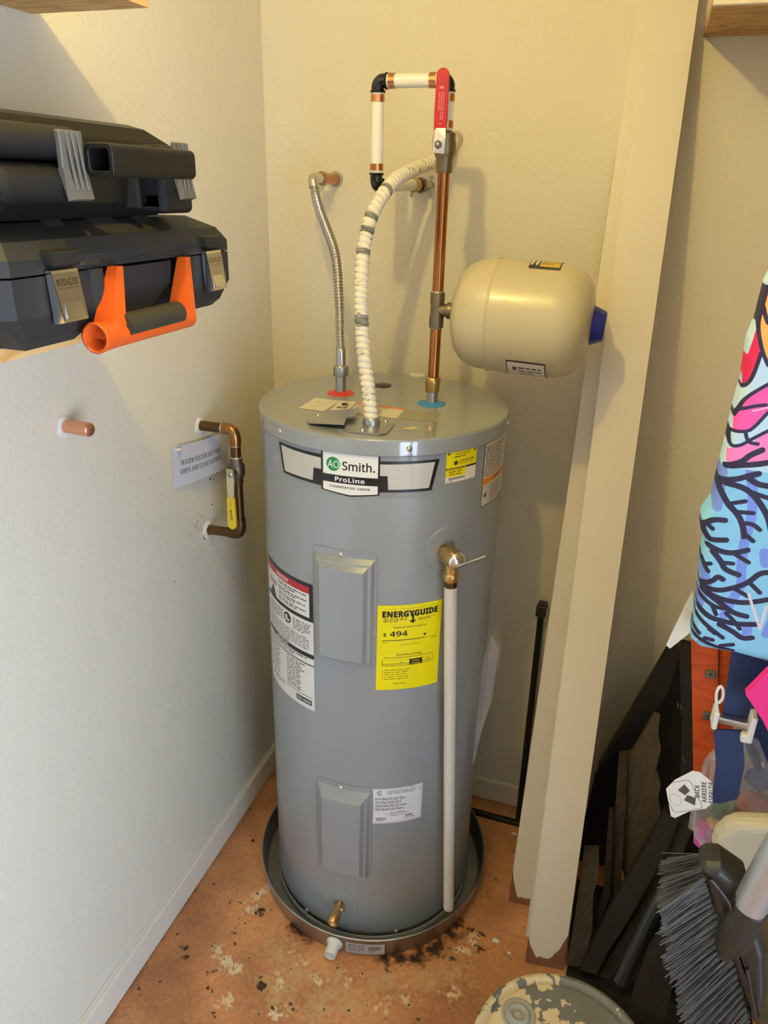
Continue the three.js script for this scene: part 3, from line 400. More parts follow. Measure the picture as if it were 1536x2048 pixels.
// relief valve and its discharge pipe
{
  const d = 46.5, n = [Math.sin(rad(d)), 0, Math.cos(rad(d))], y = 1.078, at = (r, dy = 0) => onCyl(d, y + dy, r);
  part(heater, 'cover_plate', curvedDisc(48, y + 0.004, 0.0185, 0.0485, 0.0022), M.jacket);
  part(heater, 'valve_opening', curvedDisc(48, y + 0.002, 0.002, 0.0188, -0.0015), M.hole);
  const v = part(heater, 'relief_valve', merge(lathe(at(0.25), n, [[0.0145, 0], [0.0145, 0.022], [0.019, 0.024], [0.019, 0.05], [0.0165, 0.056], [0.0165, 0.06], [0.001, 0.06]], 28), rod(at(0.292), at(0.292, -0.036), 0.0145, 0.0135), lathe(at(0.292, -0.032), [0, -1, 0], [[0.0145, 0], [0.0165, 0.002], [0.0165, 0.016], [0.0135, 0.018]], 8)), M.brass, 'brass relief valve');
  part(v, 'spring_cap', lathe(at(0.308), n, [[0.0185, 0], [0.0185, 0.003], [0.013, 0.0085], [0.005, 0.012], [0.001, 0.012]], 28), M.chrome);
  const L0 = at(0.32), out = [L0[0] + 0.045, y + 0.019, L0[2] - 0.012];
  part(v, 'test_lever', merge(rod([L0[0] - 0.006, y - 0.006, L0[2] + 0.004], out, 0.0034, 0.003, 10), rod([out[0] - 0.014, out[1] - 0.008, out[2] + 0.004], out, 0.0046, 0.0042, 10)), mat([0.3, 0.3, 0.29], 0.3, 1));
  const t = at(0.292, -0.05), p = part(heater, 'discharge_pipe', rod([t[0], t[1], t[2]], [0.676, 0.088, 0.486], 0.0128, 0.0128, 28), M.pvcGrey, 'white plastic discharge pipe');
  part(p, 'copper_band', rod([t[0], t[1] + 0.003, t[2]], [t[0] + 0.0005, t[1] - 0.012, t[2] - 0.0005], 0.0134), M.copperOld);
}
// drain valve
{
  const y = 0.117, d = 0.6, n = [Math.sin(rad(d)), -0.22, Math.cos(rad(d))];
  part(heater, 'cover_plate', curvedDisc(0.4, y, 0.0145, 0.046, 0.0022), M.jacket);
  part(heater, 'valve_opening', curvedDisc(0.4, y, 0.002, 0.015, -0.001), M.hole);
  const v = part(heater, 'drain_valve', lathe(onCyl(d, y + 0.004, 0.256), n, [[0.009, 0], [0.009, 0.018], [0.0115, 0.02], [0.0115, 0.036], [0.0135, 0.038], [0.0135, 0.058], [0.009, 0.058], [0.0075, 0.04], [0.001, 0.04]], 24), M.brass, 'brass drain valve');
  part(v, 'stem', rod([HX + 0.012, y + 0.006, HZ + 0.28], [HX + 0.021, y + 0.008, HZ + 0.281], 0.004, 0.004, 12), M.brass);
}
// manual in a clear pouch on the side
{
  const sheet = (pts, t) => slab(pts, t, [0.5, 0, -0.86]);
  const p = part(heater, 'manual_pouch', sheet([[0.694, 0.79, 0.326], [0.679, 0.715, 0.343], [0.6665, 0.63, 0.36], [0.67, 0.402, 0.356], [0.684, 0.434, 0.348], [0.694, 0.534, 0.344], [0.71, 0.619, 0.333], [0.713, 0.751, 0.318]], 0.004), mat([0.4, 0.38, 0.36], 0.6), 'folded manual in a clear plastic pouch');
  part(p, 'clear_sleeve', sheet([[0.699, 0.82, 0.328], [0.681, 0.725, 0.347], [0.666, 0.645, 0.366], [0.668, 0.56, 0.366], [0.7, 0.575, 0.35], [0.717, 0.64, 0.337], [0.722, 0.76, 0.325], [0.712, 0.815, 0.322]], 0.0008), new THREE.MeshPhysicalMaterial({ color: 0xffffff, roughness: 0.12, transmission: 1, thickness: 0 }));
  part(p, 'page', sheet([[0.669, 0.62, 0.3635], [0.6715, 0.4, 0.358], [0.676, 0.42, 0.3555], [0.675, 0.61, 0.359]], 0.0015), M.paper);
}
// drain pan
{
  const s = thing('drain_pan', 'round dark metal drain pan under the water heater', 'drain pan', [HX, 0, HZ]);
  part(s, 'pan_shell', lathe([HX, 0, HZ], [0, 1, 0], [[0.0001, 0.0005], [0.296, 0.0005], [0.299, 0.004], [0.3045, 0.06], [0.308, 0.0625], [0.3085, 0.065], [0.3055, 0.067], [0.3025, 0.064], [0.2965, 0.006], [0.293, 0.003], [0.0001, 0.003]], 128), M.pan);
  const d = 1.2, n = [Math.sin(rad(d)), -0.1, Math.cos(rad(d))];
  const f = part(s, 'drain_fitting', lathe(onCyl(d, 0.036, 0.295), n, [[0.017, 0], [0.017, 0.008], [0.0205, 0.009], [0.0205, 0.015], [0.015, 0.016], [0.0145, 0.045], [0.012, 0.045], [0.012, 0.012], [0.001, 0.012]], 28), M.pvc, 'white plastic pan drain fitting');
  part(s, 'pan_label', patch(6.5, 24.5, 0.012, 0.048, 0.3042, 16), print(canvasTex(512, 190, (x, w, h) => { x.fillStyle = '#a7a19c'; x.fillRect(0, 0, w, h); lines(x, 30, 30, 220, 5, 26, 16, '#5b5653'); barcode(x, 300, 50, 160, 60); lines(x, 300, 130, 160, 1, 10, 16, '#5b5653'); }), 0.5), 'grey printed pan label');
}
// ---------- pipework ----------
const corr = (pitch, r0, amp) => (s, a) => r0 + amp * Math.cos(s / pitch * Math.PI * 2);
{ // hot water connector
  const s = thing('flexible_connector', 'ribbed stainless flexible pipe from red port to wall', 'pipe', [0.3145, 1.36, 0.303]);
  const path = [[0.3145, 1.405, 0.302], [0.312, 1.4285, 0.3], [0.303, 1.5086, 0.284], [0.279, 1.5952, 0.245], [0.2465, 1.6428, 0.212], [0.2167, 1.6812, 0.182], [0.197, 1.712, 0.158], [0.19, 1.733, 0.15]];
  part(s, 'ribbed_tube', sweep(path, 640, 24, corr(0.0066, 0.0088, 0.0017)), M.steel);
  part(s, 'hex_nut', lathe([0.3145, 1.352, 0.303], [0, 1, 0], [[0.012, 0], [0.0165, 0.002], [0.0165, 0.022], [0.012, 0.025], [0.001, 0.025]], 6), M.zinc);
  part(s, 'sleeve', lathe([0.3145, 1.376, 0.303], [0, 1, 0], [[0.0105, 0], [0.0108, 0.034], [0.009, 0.036]], 24), M.steel);
  part(s, 'elbow', tube([[0.191, 1.726, 0.152], [0.188, 1.741, 0.148], [0.184, 1.7445, 0.13], [0.183, 1.745, 0.09]], 0.0115, 24), M.steel);
  part(s, 'wall_fitting', merge(lathe([0.183, 1.745, 0.1], [0, 0, -1], [[0.0135, 0], [0.0145, 0.004], [0.0145, 0.03], [0.0125, 0.032]], 6), rod([0.183, 1.745, 0.07], [0.182, 1.745, -0.02], 0.0118)), M.copper);
  part(s, 'wall_ring', lathe([0.182, 1.745, 0.0005], [0, 0, 1], [[0.018, 0], [0.016, 0.003], [0.0115, 0.004]], 13), M.wall);
  part(s, 'paper_tag', slab([[0.183, 1.735, 0.085], [0.205, 1.722, 0.085], [0.172, 1.716, 0.085]], 0.0006), mat([0.8, 0.74, 0.55], 0.8));
}
{ // electric conduit
  const s = thing('flexible_conduit', 'white flexible electrical conduit with worn grey patches rising from lid', 'conduit', [0.4576, HT, 0.506]);
  const path = [[0.4576, 1.322, 0.506], [0.4535, 1.345, 0.502], [0.4477, 1.3706, 0.495], [0.4265, 1.4487, 0.47], [0.4094, 1.5352, 0.44], [0.3986, 1.6209, 0.4], [0.4019, 1.6771, 0.37], [0.4108, 1.7119, 0.34], [0.42, 1.7432, 0.285], [0.4344, 1.7651, 0.2], [0.4538, 1.7828, 0.12], [0.4591, 1.8074, 0.04], [0.4625, 1.8275, -0.02]];
  const g = sweep(path, 900, 24, (q, a) => 0.0098 + 0.004 * Math.pow(Math.abs(Math.sin((q / 0.0118 + a / (2 * Math.PI)) * Math.PI)), 0.45));
  const L = 0.75, tex = canvasTex(64, 2048, (x, w, h) => { // worn paint: grey metal shows at bare spots
    x.fillStyle = '#e6e0cf'; x.fillRect(0, 0, w, h);
    const bare = (a, b, u0, u1) => { const n = 26; for (let i = 0; i < n; i++) { x.fillStyle = i % 3 ? '#6e6e68' : '#8d8b80'; const y = (1 - (a + (b - a) * rnd()) / L) * h; x.fillRect((u0 + (u1 - u0) * rnd() * 0.6) * w, y, (u1 - u0) * w * (0.2 + 0.5 * rnd()), 9); } };
    for (const [a, b] of [[0.18, 0.2], [0.315, 0.325], [0.355, 0.366], [0.385, 0.395], [0.455, 0.462]]) bare(a, b, 0, 1.2);
    for (let i = 0; i < 130; i++) { x.fillStyle = rnd() < 0.5 ? '#5c5a52' : '#a39d8b'; x.fillRect(rnd() * w, rnd() * h, 2 + rnd() * 8, 2 + rnd() * 4); }
  }, true); tex.repeat.set(1, 1 / L);
  part(s, 'conduit_jacket', g, print(tex, 0.5));
  part(s, 'lock_nut', lathe([0.4576, HT + 0.0035, 0.506], [0, 1, 0], [[0.017, 0], [0.017, 0.006], [0.0145, 0.01], [0.0145, 0.014], [0.01, 0.014]], 8), M.zinc);
  part(s, 'wall_ring', lathe([0.4648, 1.829, 0.0005], [0, 0, 1], [[0.019, 0], [0.017, 0.003], [0.011, 0.004]], 11), M.wall);
}
{ // cold supply riser with tee and ball valve
  const X = 0.5215, Z = 0.303, s = thing('copper_riser', 'vertical copper pipe with tee and red handled ball valve', 'pipe', [X, 1.34, Z]);
  part(s, 'copper_pipe', rod([X, 1.352, Z + 0.002], [X, 1.478, Z], 0.0113), M.copper); part(s, 'copper_pipe', rod([X, 1.536, Z], [X, 1.77, Z], 0.0113), M.copper);
  part(s, 'brass_nut', lathe([X, 1.339, Z + 0.003], [0, 1, 0], [[0.0125, 0], [0.0155, 0.002], [0.0155, 0.02], [0.0165, 0.021], [0.0165, 0.03], [0.012, 0.033]], 6), M.brass);
  const t = part(s, 'tee_fitting', merge(lathe([X, 1.472, Z], [0, 1, 0], [[0.0115, 0], [0.0145, 0.001], [0.0145, 0.022], [0.0132, 0.024], [0.0132, 0.046], [0.0145, 0.048], [0.0145, 0.069], [0.0115, 0.07]], 28), lathe([X, 1.507, Z], [1, 0, 0], [[0.0125, 0], [0.0125, 0.02], [0.016, 0.022], [0.016, 0.034], [0.01, 0.034]], 28)), M.brassOld);
  part(t, 'solder_ring', lathe([X, 1.4705, Z], [0, 1, 0], [[0.0114, -0.001], [0.013, 0], [0.013, 0.0016]], 20), M.solder); part(t, 'solder_ring', lathe([X, 1.5418, Z], [0, 1, 0], [[0.013, -0.0012], [0.013, 0.0004], [0.0114, 0.0016]], 20), M.solder);
  const v = part(s, 'ball_valve', merge(lathe([X, 1.757, Z], [0, 1, 0], [[0.0115, 0], [0.0155, 0.001], [0.0155, 0.022], [0.0185, 0.03], [0.0205, 0.035], [0.0205, 0.052], [0.0185, 0.056], [0.0185, 0.066], [0.0155, 0.068], [0.0128, 0.07]], 28), rod([X, 1.803, Z], [X - 0.004, 1.803, Z + 0.03], 0.0085, 0.0075)), M.brassOld, 'aged brass ball valve');
  const zx = Z + 0.033, ph = part(v, 'lever', slab([[X - 0.014, 1.79, zx], [X + 0.008, 1.788, zx], [X + 0.009, 1.815, zx], [X + 0.007, 1.832, zx - 0.004], [X - 0.012, 1.832, zx - 0.004], [X - 0.016, 1.812, zx]], 0.003, [0, 0, 1]), M.steel);
  const sleeve = new THREE.Shape(); sleeve.moveTo(-0.0105, 0); sleeve.lineTo(0.0095, 0); sleeve.lineTo(0.0112, 0.02); sleeve.lineTo(0.0105, 0.088); sleeve.absarc(0.0003, 0.089, 0.0103, 0, Math.PI); sleeve.lineTo(-0.0115, 0.03); sleeve.closePath();
  const sg = new THREE.ExtrudeGeometry(sleeve, { depth: 0.004, bevelEnabled: true, bevelThickness: 0.0015, bevelSize: 0.001, bevelSegments: 2, curveSegments: 12 }); sg.translate(X - 0.003, 1.824, zx - 0.006);
  const hs = part(v, 'handle_sleeve', sg, M.red, 'red dipped handle sleeve');
  const pr = new THREE.PlaneGeometry(0.013, 0.07); pr.translate(X - 0.003, 1.868, zx + 0.0001);
  part(hs, 'handle_print', pr, print(canvasTex(128, 640, (x, w, h) => { x.clearRect(0, 0, w, h); x.fillStyle = '#eaa9a5'; x.beginPath(); x.moveTo(30, 60); x.lineTo(98, 110); x.lineTo(98, 60); x.lineTo(30, 110); x.fill(); x.save(); x.translate(64, 350); x.rotate(Math.PI / 2); lines(x, -200, -44, 400, 3, 36, 14, '#e59a96', 0.8); x.restore(); x.beginPath(); x.arc(64, 590, 20, 0, 3.4); x.lineWidth = 6; x.strokeStyle = '#eaa9a5'; x.stroke(); }), 0.4, { transparent: true, alphaTest: 0.4 }));
  part(v, 'handle_nut', lathe([X - 0.004, 1.803, zx], [0, 0, 1], [[0.0075, 0], [0.0075, 0.005], [0.004, 0.0055], [0.004, 0.009], [0.001, 0.009]], 6), M.zinc);
}
{ // heat trap loop
  const Z = 0.303, XL = 0.388, XR = 0.5215, YT = 1.909, s = thing('pipe_loop', 'white plastic pipe loop with black elbows and copper crimp bands', 'pipe', [XL, 1.72, Z]);
  const r = 0.0118, yb = 1.733;
  const seg = (a, b, label) => { const L = Math.hypot(b[0] - a[0], b[1] - a[1], b[2] - a[2]), u = [0, 1, 2].map((k) => (b[k] - a[k]) / L), at = (d) => a.map((q, k) => q + u[k] * d), p = part(s, 'white_pipe', rod(a, b, r), M.pvc); for (const d of [0.004, L - 0.016]) part(p, 'copper_band', rod(at(d), at(d + 0.012), r + 0.0012), M.copperBand); };
  seg([XL, yb + 0.022, Z], [XL, YT - 0.018, Z]); seg([XL + 0.018, YT, Z], [XR - 0.018, YT, Z]); seg([XR, YT - 0.018, Z], [XR, 1.828, Z]);
  const el = (a, c, b) => { const g = tube([a, [a[0] * 0.35 + c[0] * 0.65, a[1] * 0.35 + c[1] * 0.65, a[2] * 0.35 + c[2] * 0.65], [b[0] * 0.35 + c[0] * 0.65, b[1] * 0.35 + c[1] * 0.65, b[2] * 0.35 + c[2] * 0.65], b], 0.0118, 20), d = (q) => [q[0] - c[0], q[1] - c[1], q[2] - c[2]]; part(s, 'black_elbow', merge(g, lathe(a, d(a).map((k) => k), [[0.0001, -0.004], [0.0142, -0.004], [0.0142, 0], [0.0001, 0]], 24), lathe(b, d(b), [[0.0001, -0.004], [0.0142, -0.004], [0.0142, 0], [0.0001, 0]], 24)), M.blackPlastic); };
  el([XL, YT - 0.019, Z], [XL, YT, Z], [XL + 0.019, YT, Z]); el([XR - 0.019, YT, Z], [XR, YT, Z], [XR, YT - 0.019, Z]); el([XL, yb + 0.022, Z], [XL, yb, Z], [XL + 0.0012, yb, Z - 0.022]);
  part(s, 'white_pipe', rod([XL + 0.0012, yb, Z - 0.022], [0.3985, 1.736, 0.085], r), M.pvc);
  part(s, 'brass_adapter', lathe([0.399, 1.736, 0.095], [0.01, 0, -1], [[0.012, 0], [0.0155, 0.002], [0.0155, 0.018], [0.0135, 0.02], [0.0135, 0.034], [0.0115, 0.036]], 8), M.brass);
  part(s, 'wall_stub', rod([0.4, 1.736, 0.062], [0.401, 1.736, -0.02], 0.011), M.copper);
}
{ // ground clamp
  const s = thing('pipe_clamp', 'small steel grounding clamp with two bolts on pipe at wall', 'clamp', [0.401, 1.736, 0.035]);
  part(s, 'clamp_jaw', merge(lathe([0.4, 1.736, 0.024], [0, 0, 1], [[0.0115, 0], [0.0165, 0], [0.0165, 0.02], [0.0115, 0.02], [0.0115, 0]], 8), box(0.414, 0.43, 1.73, 1.742, 0.026, 0.042, 0.002), box(0.372, 0.387, 1.73, 1.742, 0.026, 0.042, 0.002)), mat([0.3, 0.28, 0.24], 0.45, 1));
  for (const x of [0.379, 0.424]) part(s, 'bolt', merge(rod([x, 1.712, 0.035], [x, 1.752, 0.035], 0.0026, 0.0026, 10), rod([x, 1.75, 0.035], [x, 1.755, 0.035], 0.005, 0.005, 6)), mat([0.42, 0.4, 0.36], 0.4, 1));
}
{ // expansion tank
  const A = [0.5535, 1.507, 0.303], dir = [1, -0.028, 0], s = thing('expansion_tank', 'cream steel thermal expansion tank hanging off copper riser', 'tank', A), L = 0.272, R = 0.1075;
  const prof = [[0.001, 0.004], [0.03, 0.005], [0.055, 0.009], [0.076, 0.017], [0.091, 0.03], [0.1, 0.046], [0.1045, 0.062], [R - 0.0025, 0.082], [R - 0.0022, 0.0835], [R, 0.0845], [R + 0.0003, 0.087], [R - 0.0018, 0.0885], [R - 0.0016, 0.12], [R - 0.0002, 0.1225], [R - 0.0018, 0.125], [R - 0.001, 0.2], [0.1045, 0.22], [0.099, 0.238], [0.088, 0.254], [0.072, 0.265], [0.05, 0.271], [0.03, 0.273], [0.001, 0.2735]];
  part(s, 'tank_shell', lathe(A, dir, prof, 96), M.tank);
  part(s, 'inlet_nipple', lathe([A[0] - 0.008, A[1], A[2]], dir, [[0.0115, 0], [0.0135, 0.003], [0.0135, 0.017], [0.001, 0.018]], 20), mat([0.45, 0.55, 0.48], 0.5, 0.6), 'pale green coated nipple');
  const E = [A[0] + 0.2725, A[1] - 0.0076, A[2]];
  part(s, 'air_cap', lathe([E[0] - 0.006, E[1], E[2]], dir, [[0.038, 0], [0.037, 0.006], [0.028, 0.028], [0.025, 0.03], [0.001, 0.03]], 8), M.blueCap, 'dark blue plastic air valve cap');
  const tp = (a0, a1, h0, h1, tex, label) => { const pos = [], uv = [], idx = [], N = 12, q = new THREE.Quaternion().setFromUnitVectors(UP, V3(dir).normalize()); for (let i = 0; i <= N; i++) for (let j = 0; j < 2; j++) { const a = rad(a0 + (a1 - a0) * i / N), v = new THREE.Vector3(0, j ? h1 : h0, 0); const w = v.applyQuaternion(q).add(V3(A)); pos.push(w.x, w.y + (R - 0.0002) * Math.cos(a), w.z + (R - 0.0002) * Math.sin(a)); uv.push(j, 1 - i / N); } for (let i = 0; i < N; i++) { const k = i * 2; idx.push(k, k + 1, k + 2, k + 2, k + 1, k + 3); } const g = new THREE.BufferGeometry(); g.setAttribute('position', new THREE.Float32BufferAttribute(pos, 3)); g.setAttribute('uv', new THREE.Float32BufferAttribute(uv, 2)); g.setIndex(idx); g.computeVertexNormals(); part(s, 'tank_label', g, print(tex, 0.4), label); };
  tp(-24, 24, 0.148, 0.206, canvasTex(512, 300, (x, w, h) => { x.fillStyle = '#141208'; x.fillRect(0, 0, w, h); x.fillStyle = '#d9b421'; x.fillRect(170, 20, w - 190, h - 50); x.fillStyle = '#e8dfc0'; x.beginPath(); x.moveTo(20, 30); x.lineTo(80, 20); x.lineTo(50, 250); x.lineTo(20, 260); x.fill(); x.beginPath(); x.moveTo(90, 240); x.lineTo(140, 40); x.lineTo(160, 40); x.lineTo(130, 260); x.fill(); lines(x, 190, 40, 290, 7, 30, 18, '#241c04'); }), 'yellow and black warning sticker');
  tp(128, 196, 0.128, 0.202, canvasTex(512, 400, (x, w, h) => { x.fillStyle = '#e4ddca'; x.fillRect(0, 0, w, h); x.strokeStyle = '#1d1420'; x.lineWidth = 14; x.strokeRect(6, 6, w - 12, h - 12); x.fillStyle = '#7a2020'; x.fillRect(80, 60, 50, 44); lines(x, 150, 60, 300, 3, 40, 22, '#3c3638'); barcode(x, 260, 220, 180, 60); }), 'white specification sticker with dark border');
}
// ---------- left wall fittings ----------
const raggedRing = (y, z, r, m, k = 1) => { const g = lathe([0.0006, y, z], [1, 0, 0], [[r, 0], [r * 0.85, 0.003], [r * 0.55, 0.004]], 15), p = g.attributes.position; for (let i = 0; i < p.count; i++) { const dy = p.getY(i) - y, dz = p.getZ(i) - z, f = 1 + 0.35 * k * fbm(dy * 90, dz * 90, 2.2, 2); p.setY(i, y + dy * f); p.setZ(i, z + dz * f); } g.computeVertexNormals(); return g; };
{
  const y = 1.3413, z = 0.7968, s = thing('capped_pipe', 'short capped copper pipe stub sticking out of wall', 'pipe', [0, y, z]);
  part(s, 'pipe', rod([-0.02, y, z], [0.034, y, z], 0.0112), M.copperNew);
  part(s, 'end_cap', lathe([0.026, y, z], [1, 0, 0], [[0.0112, 0], [0.0124, 0.001], [0.0124, 0.025], [0.0105, 0.029], [0.001, 0.0305]], 28), M.copperNew);
  part(s, 'wall_ring', raggedRing(y, z, 0.019), M.plaster);
}
{
  const y1 = 1.2252, y0 = 0.968, z = 0.378, x = 0.089, s = thing('shutoff_valve_assembly', 'copper wall pipes with yellow lever water shutoff valve', 'valve', [0, y0, z]);
  const r = 0.0115;
  part(s, 'upper_pipe', rod([-0.02, y1, z], [x - 0.02, y1, z], r), M.copperOld); part(s, 'lower_pipe', rod([-0.02, y0 - 0.004, z], [x - 0.02, y0, z], r), M.copperOld);
  part(s, 'elbow', tube([[x - 0.03, y1, z], [x - 0.014, y1, z], [x - 0.004, y1 - 0.005, z], [x, y1 - 0.016, z], [x, y1 - 0.036, z]], r + 0.0018, 24), mat([0.34, 0.16, 0.06], 0.3, 1));
  part(s, 'elbow', tube([[x - 0.03, y0, z], [x - 0.014, y0, z], [x - 0.004, y0 + 0.005, z], [x, y0 + 0.016, z], [x, y0 + 0.04, z]], r + 0.0018, 24), M.copperOld);
  part(s, 'down_pipe', rod([x, y1 - 0.03, z], [x, y0 + 0.03, z], r), M.copperOld);
  part(s, 'solder_ring', lathe([x, y1 - 0.0375, z], [0, 1, 0], [[r, -0.001], [r + 0.0016, 0], [r + 0.0016, 0.0015], [r, 0.002]], 20), M.solder);
  part(s, 'solder_ring', lathe([x, y1 - 0.066, z], [0, 1, 0], [[r, -0.001], [r + 0.002, 0], [r + 0.002, 0.002], [r, 0.003]], 20), M.solder);
  part(s, 'solder_ring', lathe([x - 0.031, y1, z], [1, 0, 0], [[r, -0.001], [r + 0.0022, 0], [r + 0.0022, 0.002], [r, 0.003]], 20), M.solder);
  const v = part(s, 'ball_valve', merge(lathe([x, y1 - 0.128, z], [0, 1, 0], [[r, 0], [0.0145, 0.002], [0.0145, 0.016], [0.0195, 0.022], [0.0195, 0.044], [0.0145, 0.05], [0.0145, 0.062], [r, 0.063]], 8), rod([x, y1 - 0.096, z], [x + 0.004, y1 - 0.096, z + 0.028], 0.008)), mat([0.17, 0.14, 0.1], 0.5, 1));
  const zz = z + 0.03, lever = slab([[x - 0.008, y1 - 0.083, zz], [x + 0.008, y1 - 0.083, zz], [x + 0.01, y1 - 0.11, zz], [x + 0.009, y1 - 0.155, zz + 0.004], [x - 0.007, y1 - 0.155, zz + 0.004], [x - 0.009, y1 - 0.11, zz]], 0.003, [0, 0, 1]);
  part(v, 'lever', lever, mat([0.62, 0.58, 0.38], 0.35, 0.8)); part(v, 'handle_nut', lathe([x + 0.002, y1 - 0.096, zz], [0, 0, 1], [[0.0065, 0], [0.0065, 0.006], [0.001, 0.006]], 6), M.zinc);
  const sh = new THREE.Shape(); sh.moveTo(-0.0085, 0); sh.lineTo(0.0085, 0); sh.lineTo(0.0095, -0.06); sh.absarc(0, -0.066, 0.0095, 0, -Math.PI, true); sh.closePath();
  const sg = new THREE.ExtrudeGeometry(sh, { depth: 0.005, bevelEnabled: true, bevelThickness: 0.0015, bevelSize: 0.001, bevelSegments: 2 }); sg.translate(x + 0.001, y1 - 0.152, zz + 0.003);
  const hs = part(v, 'handle_sleeve', sg, M.yellow, 'yellow dipped handle sleeve');
  const pr = new THREE.PlaneGeometry(0.014, 0.062); pr.translate(x + 0.001, y1 - 0.188, zz + 0.0098);
  part(hs, 'handle_print', pr, print(canvasTex(128, 560, (q, w, h) => { q.clearRect(0, 0, w, h); q.save(); q.translate(64, 280); q.rotate(Math.PI / 2); text(q, 'WATTS', 30, 0, 74, '#1b1600', 'bold', 'center', 1); text(q, '[ ]', -190, 0, 70, '#1b1600', 'normal', 'center'); q.restore(); }), 0.4, { transparent: true, alphaTest: 0.4 }));
  part(s, 'wall_ring', raggedRing(y1, z, 0.021), M.plaster); part(s, 'wall_ring', raggedRing(y0 - 0.004, z, 0.024), M.plaster);
  part(s, 'wall_hole', lathe([0.002, y0 - 0.012, z + 0.013], [1, 0, 0], [[0.011, 0], [0.0001, 0.002]], 11), M.hole);
}
{
  const s = thing('paper_sign', 'white paper sign about water shutoff pinned to wall', 'sign', [0.002, 1.11, 0.39]);
  const c = [[0.0015, 1.2095, 0.4935], [0.0015, 1.1155, 0.5035], [0.014, 1.0985, 0.288], [0.01, 1.186, 0.276]], pos = [], uv = [], idx = [], N = 16; // gently curled sheet
  for (let i = 0; i <= N; i++) for (let j = 0; j <= 1; j++) { const u = i / N, q = [0, 1, 2].map((k) => (c[1][k] * (1 - u) + c[2][k] * u) * (1 - j) + (c[0][k] * (1 - u) + c[3][k] * u) * j); pos.push(q[0] + 0.008 * Math.sin(u * 3.1) * (j ? 0.4 : 1), q[1] - 0.004 * Math.sin(u * Math.PI) * j, q[2]); uv.push(u, j); }
  for (let i = 0; i < N; i++) { const k = 2 * i; idx.push(k, k + 2, k + 1, k + 1, k + 2, k + 3); }
  const g = new THREE.BufferGeometry(); g.setAttribute('position', new THREE.Float32BufferAttribute(pos, 3)); g.setAttribute('uv', new THREE.Float32BufferAttribute(uv, 2)); g.setIndex(idx); g.computeVertexNormals();
  part(s, 'sheet', g, print(canvasTex(1024, 440, (x, w, h) => { x.fillStyle = '#c9cad6'; x.fillRect(0, 0, w, h); x.textAlign = 'center'; x.textBaseline = 'middle'; x.fillStyle = '#24242c'; x.font = 'bold 74px serif'; x.fillText('WATER SYSTEM SHUTOFF', 490, 190, 720); x.fillText('OPEN AND CLOSE SLOWLY', 490, 285, 740); }), 0.8));
  for (const [y, z] of [[1.2, 0.482], [1.1995, 0.474]]) part(s, 'push_pin', lathe([0.003, y, z], [1, 0, 0], [[0.003, 0], [0.002, 0.004], [0.004, 0.009], [0.001, 0.01]], 12), mat([0.8, 0.78, 0.74], 0.2));
}
{ // black steel rail standing in the corner
  const s = thing('bed_rail', 'thin black metal rail standing against back wall behind heater', 'rail', [0.79, 0, 0.077]);
  const m = mat([0.008, 0.008, 0.008], 0.45), q = 0.0075, up = rod([0.7905, 0.012, 0.077], [0.7779, 0.69, 0.022], 0.0085, 0.0085, 4);
  part(s, 'upright', up, m); part(s, 'foot_bar', box(0.612, 0.797, 0.001, 0.016, 0.07, 0.086, 0.003), m);
  part(s, 'end_cap', merge(box(0.764, 0.79, 0.69, 0.722, 0.012, 0.034, 0.003), box(0.768, 0.792, 0.718, 0.731, 0.012, 0.03, 0.002)), mat([0.03, 0.024, 0.02], 0.5));
}
